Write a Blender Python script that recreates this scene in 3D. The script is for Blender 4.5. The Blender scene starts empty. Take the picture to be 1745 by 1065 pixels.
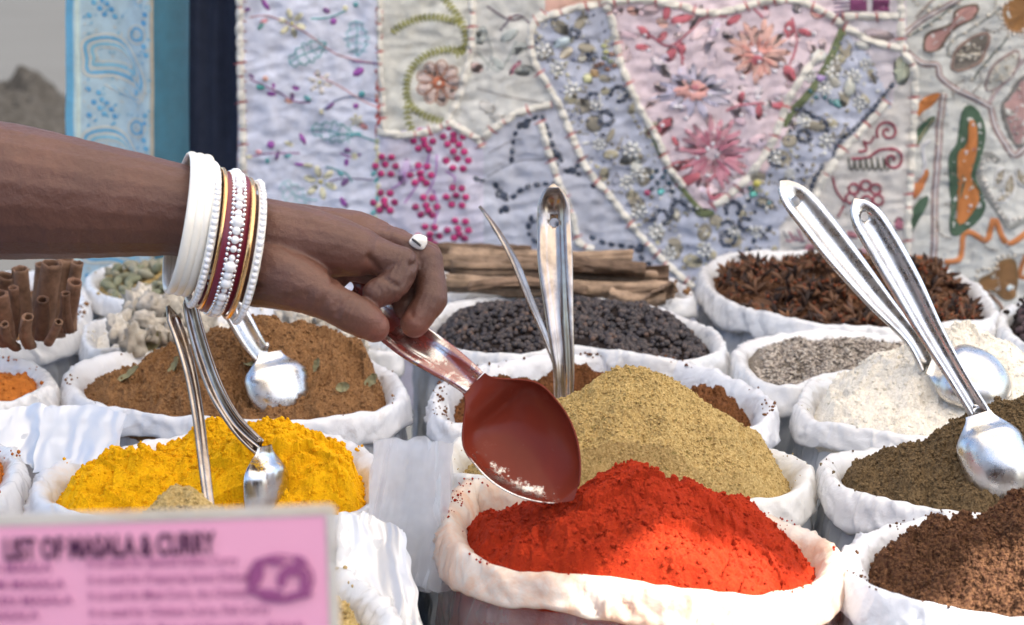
# Spice stall: bags of ground spices, a hand with bangles holding a ladle, hanging embroidered cloths.
import bpy, bmesh, math, random
import numpy as np
from mathutils import Vector, Matrix
random.seed(7); RNG = np.random.default_rng(11)
SC = bpy.context.scene; COL = SC.collection
R = math.radians
# ------------------------------------------------------------------ camera model (photo 1745 x 1065)
CAMZ = .66; PITCH = R(-12.4); FP = 3000.
FW = np.array([0, math.cos(PITCH), math.sin(PITCH)]); UP = np.array([0, -math.sin(PITCH), math.cos(PITCH)]); RT = np.array([1., 0, 0])
C0 = np.array([0, 0, CAMZ])
def ray(px, py):
    px = np.asarray(px, float)[..., None]; py = np.asarray(py, float)[..., None]
    return FW + (px-872.5)/FP*RT + (532.5-py)/FP*UP
def PZ(px, py, z):
    d = ray(px, py); return C0 + d*((z-CAMZ)/d[..., 2:3])
def PY(px, py, y):
    d = ray(px, py); return C0 + d*(y/d[..., 1:2])
def PD(px, py, d): return C0 + ray(px, py)*np.asarray(d, float)[..., None]
# ------------------------------------------------------------------ noise
def _h(ix, iy, s):
    n = (ix.astype(np.int64)*374761393 + iy.astype(np.int64)*668265263 + s*2147483647) & 0xffffffff
    n = ((n ^ (n >> 13))*1274126177) & 0xffffffff
    return ((n ^ (n >> 16)) & 0xffff)/65535.*2*math.pi
def perlin(x, y, s=0):
    x = np.asarray(x, float); y = np.asarray(y, float); x, y = np.broadcast_arrays(x, y)
    x0 = np.floor(x); y0 = np.floor(y); fx = x-x0; fy = y-y0
    def g(ix, iy, dx, dy):
        a = _h(ix, iy, s); return np.cos(a)*dx+np.sin(a)*dy
    u = fx**3*(fx*(fx*6-15)+10); v = fy**3*(fy*(fy*6-15)+10)
    a = g(x0, y0, fx, fy); b = g(x0+1, y0, fx-1, fy); c = g(x0, y0+1, fx, fy-1); d = g(x0+1, y0+1, fx-1, fy-1)
    return ((a*(1-u)+b*u)*(1-v)+(c*(1-u)+d*u)*v)*1.4
def fbm(x, y, s=0, o=4, k=.5):
    r = 0; a = 1; f = 1
    for i in range(o):
        r = r+a*perlin(np.asarray(x)*f+i*17.3, np.asarray(y)*f-i*9.1, s+i); a *= k; f *= 2.03
    return r
def chunks(x, y, s=0, tilt=1.):
    """fractured facets: every voronoi cell is a tilted plane"""
    x = np.asarray(x, float); y = np.asarray(y, float); x0 = np.floor(x); y0 = np.floor(y); best = np.full(x.shape, 9.); val = np.zeros(x.shape)
    for i in (-1, 0, 1):
        for j in (-1, 0, 1):
            ix = x0+i; iy = y0+j; a = _h(ix, iy, s+1); b = _h(ix, iy, s+2); c = _h(ix, iy, s+3); px = ix+a/6.2832; py = iy+b/6.2832; dx = x-px; dy = y-py; d = dx*dx+dy*dy
            v = (c/3.1416-1)*.28+tilt*(dx*np.cos(c*7)+dy*np.sin(c*7)); m = d < best; best = np.where(m, d, best); val = np.where(m, v, val)
    return val
def cells(x, y, s=0):
    """voronoi distance: shallow dishes parted by sharp creases"""
    x, y = np.broadcast_arrays(np.asarray(x, float), np.asarray(y, float)); x0 = np.floor(x); y0 = np.floor(y); best = np.full(x.shape, 9.)
    for i in (-1, 0, 1):
        for j in (-1, 0, 1):
            ix = x0+i; iy = y0+j; best = np.minimum(best, (x-ix-_h(ix, iy, s+1)/6.2832)**2+(y-iy-_h(ix, iy, s+2)/6.2832)**2)
    return np.sqrt(best)
# ------------------------------------------------------------------ objects
ORG = {}
def empty(name, loc, label=None, cat=None, group=None, kind=None):
    o = bpy.data.objects.new(name, None); COL.objects.link(o); o.location = tuple(float(v) for v in loc); o.empty_display_size = .02
    ORG[o.name] = np.array(o.location); tag(o, label, cat, group, kind); return o
def tag(o, label=None, cat=None, group=None, kind=None):
    if label: o['label'] = label
    if cat: o['category'] = cat
    if group: o['group'] = group
    if kind: o['kind'] = kind
    return o
def mesh(name, V, F, cols=None, smooth=True):
    V = np.asarray(V, np.float32).reshape(-1, 3); me = bpy.data.meshes.new(name)
    if isinstance(F, np.ndarray):
        n, k = F.shape; me.vertices.add(len(V)); me.vertices.foreach_set('co', V.ravel())
        me.loops.add(n*k); me.loops.foreach_set('vertex_index', F.astype(np.int32).ravel())
        me.polygons.add(n); me.polygons.foreach_set('loop_start', np.arange(0, n*k, k, dtype=np.int32))
        me.polygons.foreach_set('loop_total', np.full(n, k, np.int32)); me.update(calc_edges=True); me.validate()
    else:
        me.from_pydata([tuple(float(c) for c in v) for v in V], [], [list(map(int, f)) for f in F])
    if cols is not None:
        a = me.color_attributes.new('Col', 'FLOAT_COLOR', 'POINT')
        c = np.ones((len(V), 4), np.float32); c[:, :3] = np.asarray(cols)[:, :3]; a.data.foreach_set('color', c.ravel())
    if smooth and len(me.polygons): me.polygons.foreach_set('use_smooth', np.ones(len(me.polygons), bool))
    return me
def put(name, V, F, mat, parent=None, org=None, cols=None, smooth=True, label=None, cat=None, group=None, kind=None):
    """world-space vertices -> one mesh object (child of parent, or top-level with its origin at org)"""
    V = np.asarray(V, float).reshape(-1, 3)
    if parent is not None: O = ORG[parent.name]
    else:
        if org is None: org = np.array([V[:, 0].mean(), V[:, 1].mean(), V[:, 2].min()])
        O = np.asarray(org, float)
    me = mesh(name, V-O, F, cols, smooth)
    for m in (mat if isinstance(mat, (list, tuple)) else [mat]): me.materials.append(m)
    o = bpy.data.objects.new(name, me); COL.objects.link(o)
    if parent is not None: o.parent = parent
    else: o.location = tuple(O)
    ORG[o.name] = O; tag(o, label, cat, group, kind); return o
class MB:
    """collects vertices, faces and colours of ONE mesh"""
    def __init__(s): s.V = []; s.F = []; s.C = []; s.n = 0
    def add(s, V, F, col=(1, 1, 1)):
        V = np.asarray(V, float).reshape(-1, 3); s.V.append(V); s.F += [[int(i)+s.n for i in f] for f in F]
        c = np.asarray(col, float); s.C.append(np.tile(c, (len(V), 1)) if c.ndim == 1 else c); s.n += len(V)
    def obj(s, name, mat, parent=None, **k):
        return put(name, np.vstack(s.V), s.F, mat, parent, cols=np.vstack(s.C), **k)
def grid_faces(n, m, closed_n=False, closed_m=False, off=0):
    i = np.arange(n if closed_n else n-1); j = np.arange(m if closed_m else m-1); I, J = np.meshgrid(i, j, indexing='ij')
    I2 = (I+1) % n; J2 = (J+1) % m
    return np.stack([I*m+J, I2*m+J, I2*m+J2, I*m+J2], -1).reshape(-1, 4)+off
def tube(P, r, k=10, caps=True):
    """tapered tube through points; returns V, F"""
    P = np.asarray(P, float); n = len(P); r = np.broadcast_to(np.asarray(r, float), (n,))
    T = np.gradient(P, axis=0); T /= np.linalg.norm(T, axis=1)[:, None]+1e-12
    a = np.array([0, 0, 1.]) if abs(T[0][2]) < .9 else np.array([1., 0, 0]); V = []
    for i in range(n):
        u = np.cross(T[i], a); u /= np.linalg.norm(u); w = np.cross(u, T[i]); a = w
        t = np.arange(k)/k*2*math.pi
        V.append(P[i]+r[i]*(np.cos(t)[:, None]*u+np.sin(t)[:, None]*w))
    V = np.vstack(V); F = [list(f) for f in grid_faces(n, k, False, True)]
    if caps: F += [list(range(k))[::-1], list(range((n-1)*k, n*k))]
    return V, F
def cr(P, n, closed=False):
    """catmull-rom resample, even arc length"""
    P = np.asarray(P, float); m = len(P); Q = []
    segs = m if closed else m-1
    for i in range(segs):
        if closed: p0, p1, p2, p3 = P[i-1], P[i], P[(i+1) % m], P[(i+2) % m]
        else: p0, p1, p2, p3 = P[max(i-1, 0)], P[i], P[i+1], P[min(i+2, m-1)]
        t = np.arange(16)[:, None]/16
        Q.append(.5*(2*p1+(p2-p0)*t+(2*p0-5*p1+4*p2-p3)*t*t+(3*p1-p0-3*p2+p3)*t**3))
    Q = np.vstack(Q+[P[:1] if closed else P[-1:]])
    s = np.r_[0, np.cumsum(np.linalg.norm(np.diff(Q, axis=0), axis=1))]
    q = np.linspace(0, s[-1], n, endpoint=not closed)
    return np.stack([np.interp(q, s, Q[:, c]) for c in range(Q.shape[1])], 1)
def box(c, s):
    c = np.array(c, float); s = np.array(s, float)/2
    V = np.array([[x, y, z] for x in (-1, 1) for y in (-1, 1) for z in (-1, 1)])*s+c
    return V, [[0, 1, 3, 2], [4, 6, 7, 5], [0, 4, 5, 1], [2, 3, 7, 6], [0, 2, 6, 4], [1, 5, 7, 3]]
def sph(c, r, k=8, m=6, M=None):
    th = np.linspace(0, math.pi, m+1)[1:-1]; ph = np.arange(k)/k*2*math.pi
    V = [[0, 0, 1]]+[[math.sin(t)*math.cos(p), math.sin(t)*math.sin(p), math.cos(t)] for t in th for p in ph]+[[0, 0, -1]]
    V = np.array(V)*np.asarray(r); F = []
    for j in range(k): F.append([0, 1+j, 1+(j+1) % k])
    for i in range(m-2):
        for j in range(k): a = 1+i*k; F.append([a+j, a+k+j, a+k+(j+1) % k, a+(j+1) % k])
    l = len(V)-1; a = 1+(m-2)*k
    for j in range(k): F.append([a+j, l, a+(j+1) % k])
    if M is not None: V = V@np.asarray(M).T
    return V+np.asarray(c), F
def rotm(rx, ry, rz):
    return np.array(Matrix.Rotation(rz, 3, 'Z')@Matrix.Rotation(ry, 3, 'Y')@Matrix.Rotation(rx, 3, 'X'))
def lin(r, g, b):
    f = lambda c: (c/255/12.92 if c/255 <= .04045 else ((c/255+.055)/1.055)**2.4)
    return (f(r), f(g), f(b))
# ------------------------------------------------------------------ materials
def newmat(name):
    m = bpy.data.materials.new(name); m.use_nodes = True; nt = m.node_tree
    return m, nt, nt.nodes['Principled BSDF'], nt.nodes['Material Output']
def N(nt, t, **k):
    n = nt.nodes.new(t)
    for a, b in k.items():
        if a in n.inputs: n.inputs[a].default_value = b
        else: setattr(n, a, b)
    return n
def noise_fac(nt, scale, detail=4, rough=.6, lo=.35, hi=.65, dist=0, obj=True):
    tc = N(nt, 'ShaderNodeTexCoord'); n = N(nt, 'ShaderNodeTexNoise', Scale=scale, Detail=detail, Roughness=rough, Distortion=dist)
    nt.links.new(tc.outputs['Object' if obj else 'Generated'], n.inputs['Vector'])
    r = N(nt, 'ShaderNodeMapRange'); r.inputs['From Min'].default_value = lo; r.inputs['From Max'].default_value = hi
    nt.links.new(n.outputs[0], r.inputs[0]); return r.outputs[0], n.outputs[0]
def mixc(nt, fac, a, b):
    m = N(nt, 'ShaderNodeMix', data_type='RGBA')
    if isinstance(fac, float): m.inputs[0].default_value = fac
    else: nt.links.new(fac, m.inputs[0])
    for s, v in ((6, a), (7, b)):
        if isinstance(v, tuple): m.inputs[s].default_value = (*v[:3], 1)
        else: nt.links.new(v, m.inputs[s])
    return m.outputs[2]
def bump(nt, bs, src, strength, dist, prev=None):
    b = N(nt, 'ShaderNodeBump', Strength=strength, Distance=dist); nt.links.new(src, b.inputs['Height'])
    if prev is not None: nt.links.new(prev, b.inputs['Normal'])
    if bs is not None: nt.links.new(b.outputs[0], bs.inputs['Normal'])
    return b.outputs[0]
def m_powder(name, a, b, c=None, grain=900, gs=.5, speck=None):
    m, nt, bs, out = newmat(name)
    f1, _ = noise_fac(nt, 26, 5, .65, .35, .68); col = mixc(nt, f1, a, b)
    f2, n2 = noise_fac(nt, grain, 3, .7, .38, .68)
    f3, n3b = noise_fac(nt, 120, 4, .65, .38, .66, .6); m5 = N(nt, 'ShaderNodeMath', operation='MULTIPLY'); nt.links.new(f3, m5.inputs[0]); m5.inputs[1].default_value = .75; col = mixc(nt, m5.outputs[0], col, tuple(v*.62 for v in b))
    if c: col = mixc(nt, f2, col, c)
    if speck:
        f4, _ = noise_fac(nt, grain*.6, 2, .5, .60, .72); mm = N(nt, 'ShaderNodeMath', operation='MULTIPLY'); nt.links.new(f4, mm.inputs[0]); mm.inputs[1].default_value = .6; col = mixc(nt, mm.outputs[0], col, speck)
    nt.links.new(col, bs.inputs['Base Color']); bs.inputs['Roughness'].default_value = .95; bs.inputs['Specular IOR Level'].default_value = .15
    _, n3 = noise_fac(nt, grain*.28, 5, .75)
    p = bump(nt, None, n3, gs, .004); bump(nt, bs, n2, gs*.8, .0015, p); return m
def m_plain(name, col, rough=.6, spec=.4, metal=0, bumps=None, var=None, coat=0):
    m, nt, bs, out = newmat(name); bs.inputs['Roughness'].default_value = rough; bs.inputs['Specular IOR Level'].default_value = spec
    bs.inputs['Metallic'].default_value = metal; bs.inputs['Coat Weight'].default_value = coat
    if var:
        f, _ = noise_fac(nt, var[0], 5, .65); nt.links.new(mixc(nt, f, col, var[1]), bs.inputs['Base Color'])
    else: bs.inputs['Base Color'].default_value = (*col, 1)
    if bumps:
        _, n = noise_fac(nt, bumps[0], 5, .7); bump(nt, bs, n, bumps[1], bumps[2])
    return m
def m_attr(name, rough=.7, spec=.3, bumps=None, coat=0, weave=None, sheen=0):
    m, nt, bs, out = newmat(name); a = N(nt, 'ShaderNodeAttribute', attribute_name='Col')
    f, _ = noise_fac(nt, 60, 4, .6); mx = N(nt, 'ShaderNodeMix', data_type='RGBA', blend_type='MULTIPLY')
    mx.inputs[0].default_value = 1; nt.links.new(a.outputs[0], mx.inputs[6]); nt.links.new(mixc(nt, f, (1, 1, 1), (.8, .8, .8)), mx.inputs[7])
    nt.links.new(mx.outputs[2], bs.inputs['Base Color']); bs.inputs['Roughness'].default_value = rough
    bs.inputs['Specular IOR Level'].default_value = spec; bs.inputs['Coat Weight'].default_value = coat; bs.inputs['Sheen Weight'].default_value = sheen
    p = None
    if bumps:
        _, n = noise_fac(nt, bumps[0], 5, .7); p = bump(nt, bs, n, bumps[1], bumps[2])
    if weave:
        tc = N(nt, 'ShaderNodeTexCoord')
        for d in ('X', 'Z'):
            w = N(nt, 'ShaderNodeTexWave', Scale=weave, Distortion=.6, bands_direction=d); nt.links.new(tc.outputs['Object'], w.inputs['Vector'])
            p = bump(nt, bs, w.outputs[1], .35, .0006, p)
    return m
def m_plastic(name, col=(.84, .85, .88), transl=.3, clear=0., rough=.32, dust=None, damt=.5, dlo=.5, bs_=1.):
    """crinkled polythene: diffuse + translucent, partly clear when thin"""
    m, nt, bs, out = newmat(name); bs.inputs['Roughness'].default_value = rough; bs.inputs['Specular IOR Level'].default_value = .5
    c = col
    if dust:
        f, _ = noise_fac(nt, 24, 6, .75, dlo, .78, 1.); mm = N(nt, 'ShaderNodeMath', operation='MULTIPLY'); nt.links.new(f, mm.inputs[0]); mm.inputs[1].default_value = damt
        c = mixc(nt, mm.outputs[0], col, dust)
    tr = N(nt, 'ShaderNodeBsdfTranslucent')
    if isinstance(c, tuple): bs.inputs['Base Color'].default_value = (*c, 1); tr.inputs[0].default_value = (*c, 1)
    else: nt.links.new(c, bs.inputs['Base Color']); nt.links.new(c, tr.inputs[0])
    _, n = noise_fac(nt, 45, 5, .62, dist=.8); _, n2 = noise_fac(nt, 160, 3, .6, dist=1.5)
    p = bump(nt, bs, n, .26*bs_, .004); p = bump(nt, bs, n2, .16*bs_, .0014, p); bs.inputs['Coat Weight'].default_value = .25; bs.inputs['Coat Roughness'].default_value = .12
    tc = N(nt, 'ShaderNodeTexCoord'); wv = N(nt, 'ShaderNodeTexNoise', Scale=30, Detail=3); nt.links.new(tc.outputs['Object'], wv.inputs['Vector'])
    ad = N(nt, 'ShaderNodeVectorMath', operation='MULTIPLY_ADD'); nt.links.new(wv.outputs[1], ad.inputs[0]); ad.inputs[1].default_value = (.06, .06, .06); nt.links.new(tc.outputs['Object'], ad.inputs[2])
    for sc_, st_ in ((26, .22),):
        vo = N(nt, 'ShaderNodeTexVoronoi', feature='DISTANCE_TO_EDGE', Scale=sc_); nt.links.new(ad.outputs[0], vo.inputs['Vector']); mr = N(nt, 'ShaderNodeMapRange'); nt.links.new(vo.outputs['Distance'], mr.inputs[0]); mr.inputs['From Max'].default_value = .16
        p = bump(nt, bs, mr.outputs[0], st_*bs_, .0011, p); nt.links.new(p, tr.inputs['Normal'])
    mx = N(nt, 'ShaderNodeMixShader'); mx.inputs[0].default_value = transl
    nt.links.new(bs.outputs[0], mx.inputs[1]); nt.links.new(tr.outputs[0], mx.inputs[2]); last = mx
    if clear:
        t = N(nt, 'ShaderNodeBsdfTransparent'); g = N(nt, 'ShaderNodeBsdfGlossy', Roughness=max(.16, rough*.8)); nt.links.new(p, g.inputs['Normal'])
        fr = N(nt, 'ShaderNodeFresnel', IOR=1.5); nt.links.new(p, fr.inputs['Normal'])
        m1 = N(nt, 'ShaderNodeMixShader'); nt.links.new(fr.outputs[0], m1.inputs[0]); nt.links.new(t.outputs[0], m1.inputs[1]); nt.links.new(g.outputs[0], m1.inputs[2])
        m2 = N(nt, 'ShaderNodeMixShader')
        f, _ = noise_fac(nt, 18, 4, .6, .3, .7); r = N(nt, 'ShaderNodeMapRange'); nt.links.new(f, r.inputs[0])
        r.inputs['To Min'].default_value = max(0, clear-.2); r.inputs['To Max'].default_value = min(1, clear+.2)
        nt.links.new(r.outputs[0], m2.inputs[0]); nt.links.new(mx.outputs[0], m2.inputs[1]); nt.links.new(m1.outputs[0], m2.inputs[2]); last = m2
    nt.links.new(last.outputs[0], out.inputs[0]); return m
def m_metal(name, dust=None, damt=0., lo=.4, hi=.6, col=(.58, .57, .56), rough=.2, lip=None):
    m, nt, bs, out = newmat(name); bs.inputs['Metallic'].default_value = 1; bs.inputs['Base Color'].default_value = (*col, 1)
    f, n = noise_fac(nt, 120, 5, .7, .3, .7); r = N(nt, 'ShaderNodeMapRange'); nt.links.new(f, r.inputs[0])
    r.inputs['To Min'].default_value = rough*.7; r.inputs['To Max'].default_value = rough*1.5; nt.links.new(r.outputs[0], bs.inputs['Roughness'])
    bump(nt, bs, n, .12, .0006)
    if dust:
        d = N(nt, 'ShaderNodeBsdfPrincipled', Roughness=.8); d.inputs['Specular IOR Level'].default_value = .12
        f0, _ = noise_fac(nt, 40, 4, .6, .2, .8); nt.links.new(mixc(nt, f0, dust, tuple(c*.72 for c in dust)), d.inputs['Base Color'])
        f2, _ = noise_fac(nt, 55, 6, .7, lo, hi, .5); mm = N(nt, 'ShaderNodeMath', operation='MULTIPLY'); nt.links.new(f2, mm.inputs[0]); mm.inputs[1].default_value = damt
        if lip:      # residue worn off the lip of the bowl (object height), with ragged edge
            tc = N(nt, 'ShaderNodeTexCoord'); sx = N(nt, 'ShaderNodeSeparateXYZ'); nt.links.new(tc.outputs['Object'], sx.inputs[0]); fz, nz = noise_fac(nt, 130, 4, .7)
            xz = N(nt, 'ShaderNodeMath', operation='MULTIPLY_ADD'); nt.links.new(sx.outputs[0], xz.inputs[0]); xz.inputs[1].default_value = .45; nt.links.new(sx.outputs[2], xz.inputs[2])
            ad = N(nt, 'ShaderNodeMath', operation='MULTIPLY_ADD'); nt.links.new(nz, ad.inputs[0]); ad.inputs[1].default_value = -.030; nt.links.new(xz.outputs[0], ad.inputs[2])
            mr = N(nt, 'ShaderNodeMapRange'); nt.links.new(ad.outputs[0], mr.inputs[0]); mr.inputs['From Min'].default_value = lip[0]-.015; mr.inputs['From Max'].default_value = lip[1]-.015
            m3 = N(nt, 'ShaderNodeMath', operation='MULTIPLY'); nt.links.new(mr.outputs[0], m3.inputs[0]); nt.links.new(mm.outputs[0], m3.inputs[1]); mm = m3
        mx = N(nt, 'ShaderNodeMixShader'); nt.links.new(mm.outputs[0], mx.inputs[0]); nt.links.new(bs.outputs[0], mx.inputs[1]); nt.links.new(d.outputs[0], mx.inputs[2])
        nt.links.new(mx.outputs[0], out.inputs[0])
    return m
# ------------------------------------------------------------------ bags and heaps
NQ = 540
def normals2(P):
    T = np.roll(P, -1, 0)-np.roll(P, 1, 0); T /= np.linalg.norm(T, axis=1)[:, None]+1e-9
    n = np.stack([T[:, 1], -T[:, 0]], 1); c = P.mean(0)
    if ((P-c)*n).sum() < 0: n = -n
    return n
PROF = np.array([(-.020, -.07), (-.017, -.035), (-.0135, -.018), (-.009, -.0065), (-.0035, -.0008), (0, .0004), (.0026, -.0012), (.0050, -.0065),
                 (.0072, -.0145), (.0090, -.0225), (.0094, -.0275), (.0082, -.0300), (.0056, -.0300), (.0026, -.0262)])
BODY = np.array([(.0012, -.020), (.0035, -.030), (.0065, -.045), (.0085, -.07), (.010, -.11), (.011, -.16), (.011, -.21), (.008, -.26), (0, -.29), (-.02, -.30), (-.05, -.30)])
class Bag: pass
def bag(px, z, label, rim_mat, body_mat, seed=0, cs=1., wav=.003, height=.30, zt=None, ch=.66, grp='plastic bags of spice standing open on the stall'):
    c0 = cs*.95; cs = cs*.62; ch = ch*1.42; P = PZ([p[0] for p in px], [p[1] for p in px], z)
    q = cr(P[:, :2], NQ, True); n = normals2(q); k = np.exp(-.5*(np.arange(-18, 19)/7.)**2); k /= k.sum()
    n = np.stack([np.convolve(np.r_[n[-18:, i], n[:, i], n[:18, i]], k, 'valid') for i in (0, 1)], 1); n /= np.linalg.norm(n, axis=1)[:, None]
    c = q.mean(0); s = np.arange(NQ)/NQ; a = s*2*math.pi; L = np.linalg.norm(np.diff(q, axis=0), axis=1).sum()
    X, Y = np.cos(a)*L*7, np.sin(a)*L*7      # closed noise loop
    zr = z+wav*fbm(X*.33, Y*.33, seed, 2)+.0012*perlin(X*2.2, Y*2.2, seed+3)
    if zt: zr = zr+zt[0]*(q[:, 0]-c[0])+zt[1]*(q[:, 1]-c[1])
    B = Bag(); B.q = q; B.n = n; B.c = c; B.z = z; B.zt = zt; B.zr = zr; B.cs = cs; B.seed = seed; B.label = label
    e = empty('spice_bag', (c[0], c[1], z-height), label, 'plastic bag', grp); B.e = e
    # rolled rim
    pr = cr(PROF*np.array([cs, ch*cs]), 34); m = len(pr); t = np.linspace(0, 1, m)
    S, Tt = np.meshgrid(np.arange(NQ), t, indexing='ij')
    env = np.clip((Tt-.15)*3, 0, 1)
    wide = 1+.30*fbm(X*.45+5, Y*.45, seed+9, 2)[:, None]*env
    sk = 3.2*Tt
    cre = fbm(X[:, None]*1.1+sk*1.3, Y[:, None]*1.1+sk*.7, seed+21, 3, .6)
    rid = 1-np.abs(fbm(X[:, None]*.9-sk*1.2, Y[:, None]*.9+sk*1.6, seed+33, 3, .55))*2.2
    plt = 1-np.abs(fbm(X[:, None]*2.6+sk*.5, Y[:, None]*2.6-sk*.4, seed+41, 2, .5))*3.
    msk = np.clip(.5+1.6*perlin(X*.5+3, Y*.5, seed+44), 0, 1)[:, None]
    cl = cells(X[:, None]*1.5+sk*.6, Y[:, None]*1.5+sk*1.1, seed+61)-.45; c2 = cells(X[:, None]*3.4-sk*1.2, Y[:, None]*3.4+sk*1.5, seed+63)-.45
    fo = np.exp(-np.abs(perlin(X[:, None]*1.0+Tt*2.2+7, Y[:, None]*1.0-Tt*1.8, seed+71))/.045)*.0022+np.exp(-np.abs(perlin(X[:, None]*2.1-Tt*2.6, Y[:, None]*2.1+Tt*2.4, seed+73))/.06)*.0012
    d = fo*(.3+.7*env)*c0*np.clip(.4+1.6*perlin(X*.7, Y*.7+9, seed+75), .15, 1.2)[:, None]+(.0010*cre+.0009*cl*(.3+.7*env)+.0005*c2+.0006*rid*env+.0003*plt*msk)*c0
    O = pr[None, :, 0]*wide+d; H = pr[None, :, 1]*wide+.4*d
    V = np.stack([q[:, None, 0]+n[:, None, 0]*O, q[:, None, 1]+n[:, None, 1]*O, zr[:, None]+H], -1)
    put('rolled_rim', V, grid_faces(NQ, m, True), rim_mat, e)
    # body below
    pb = cr(BODY*np.array([cs, height/.30]), 46); pb[:, 1] -= .003; m = len(pb)
    yy = pb[None, :, 1]*24
    env = np.clip(-pb[None, :, 1]/.03, .15, 1)
    f1 = 1-np.abs(fbm(X[:, None]*.8+yy*.25, Y[:, None]*.8-yy*.2, seed+50, 3, .6))*2
    f2 = fbm(X[:, None]*1.4, Y[:, None]*1.4+yy*.9, seed+60, 3, .6)
    f3 = cells(X[:, None]*1.0+yy*.3, Y[:, None]*1.0+yy*.75, seed+80)-.45; f4 = cells(X[:, None]*2.2-yy*.5, Y[:, None]*2.2+yy*1.3, seed+82)-.45
    O = pb[None, :, 0]+(.0030*f1+.0014*f2+.0060*f3+.0028*f4-.002)*env; H = np.broadcast_to(pb[None, :, 1], O.shape)
    V = np.stack([q[:, None, 0]+n[:, None, 0]*O, q[:, None, 1]+n[:, None, 1]*O, np.maximum(zr[:, None]+H, z-height+.001)], -1)
    put('bag_body', V, grid_faces(NQ, m, True), body_mat, e)
    return B
def rimz(B, x, y):
    z = np.full(np.shape(x), B.z)
    if B.zt: z = z+B.zt[0]*(x-B.c[0])+B.zt[1]*(y-B.c[1])
    return z
def hit(B, px, py):
    """depth along the view ray where it meets the heap in bag B"""
    ts = np.linspace(.8, 2.2, 1400); Q = C0+ray(px, py)*ts[:, None]; k = np.where(Q[:, 2] < B.H(Q[:, 0], Q[:, 1]))[0]; return ts[k[0]] if len(k) else 1.2
_ICO = None
def ico():
    global _ICO
    if _ICO is None:
        bm = bmesh.new(); bmesh.ops.create_icosphere(bm, subdivisions=1, radius=1); bm.verts.ensure_lookup_table()
        _ICO = (np.array([v.co[:] for v in bm.verts]), np.array([[v.index for v in f.verts] for f in bm.faces])); bm.free()
    return _ICO
def heap(B, name, mounds, mat, label, cat='powder', drop=.014, lump=(.004, 40), fine=(.0012, 160), nr=150, ns=400, crumbs=700, csz=(.0006, .0022), rough=0., inset=.0075, seed=1, billow=0, dents=(), kind='stuff', zadd=0, skirt=.26, chunk=None, so=.004, slab=0, spill=36):
    """mounds: (px, py_summit, py_base_plan, rx, ry, power[,rot])  heights follow from the photo's summit row"""
    q = B.q-B.n*inset; c = B.c; zb = B.z-drop+zadd
    M = []
    for md in mounds:
        px, py, pb, rx, ry = md[:5]; pw = md[5] if len(md) > 5 else 1.; rot = md[6] if len(md) > 6 else 0
        P0 = PZ(px, pb, B.z-.005); h = PY(px, py, P0[1])[2]-zb; M.append((P0[0], P0[1], h, rx, ry, pw, rot))
    def H(x, y, rr=None):
        z = np.zeros(np.shape(x)); acc = np.zeros(np.shape(x)); K = 260.
        wx = x+.010*fbm(x*26, y*26, seed+70, 3); wy = y+.010*fbm(x*26+9, y*26, seed+71, 3)
        for (mx, my, h, rx, ry, pw, rot) in M:
            ca, sa = math.cos(rot), math.sin(rot); dx = (wx-mx)*ca+(wy-my)*sa; dy = -(wx-mx)*sa+(wy-my)*ca
            qq = np.sqrt((dx/rx)**2+(dy/ry)**2+.010)-.1
            acc = acc+np.exp(K*h*np.clip(1-qq, 0, 1)**pw)-1
        z = np.log1p(acc)/K
        act = np.ones(np.shape(x))
        if rr is not None: z = z*np.clip((1-rr)*7, 0, 1)**.8
        if rr is not None: act = np.clip((1-rr)*9, 0, 1)
        l = fbm(x*lump[1], y*lump[1], seed, 4, .55)
        if billow: l = (1-billow)*l+billow*(np.abs(fbm(x*lump[1]*.8, y*lump[1]*.8, seed+5, 4, .6))*2.2-.8)
        if chunk: z = z+chunk[0]*(chunks(x*chunk[1], y*chunk[1], seed, 1.1)+.45*chunks(x*chunk[1]*2.3, y*chunk[1]*2.3, seed+11, 1.1))*(.3+.7*act)*np.clip(.65+1.1*perlin(x*22, y*22, seed+50), .1, 1.3)
        if slab: z = z+slab*chunks(x*24+.3*perlin(x*60, y*60, 3), y*24, seed+90, 1.3)*(.2+.8*act)
        z = z+lump[0]*l*(.35+.65*act)+fine[0]*fbm(x*fine[1], y*fine[1], seed+8, 3, .7)*(.5+.5*act)
        for (dpx, dpy, dr, dd) in dents:
            D = PZ(dpx, dpy, B.z); z = z-dd*np.exp(-((x-D[0])**2+(y-D[1])**2)/dr**2)
        base = zb
        if B.zt: base = zb+B.zt[0]*(x-c[0])+B.zt[1]*(y-c[1])
        return base+z
    rr = np.linspace(0, 1, nr)**.8; idx = np.linspace(0, NQ, ns, endpoint=False); i0 = idx.astype(int); f = (idx-i0)[:, None]
    qq = q[i0]*(1-f)+q[(i0+1) % NQ]*f
    X = c[0]+rr[None]*(qq[:, None, 0]-c[0]); Y = c[1]+rr[None]*(qq[:, None, 1]-c[1])
    Z = H(X, Y, np.broadcast_to(rr[None], X.shape))
    sk = [(.0, .012), (so, .06 if so < .01 else .032), (so, .12), (.0, skirt)]
    Xs = [X]; Ys = [Y]; Zs = [Z]
    for (o, dz) in sk:
        Xs.append(qq[:, 0:1]+B.n[i0][:, 0:1]*o); Ys.append(qq[:, 1:2]+B.n[i0][:, 1:2]*o); Zs.append(np.full((ns, 1), zb-dz))
    V = np.stack([np.hstack(Xs), np.hstack(Ys), np.hstack(Zs)], -1); m = V.shape[1]
    F = grid_faces(ns, m, True); V = V.reshape(-1, 3)
    F = np.vstack([F]).astype(int)
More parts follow.
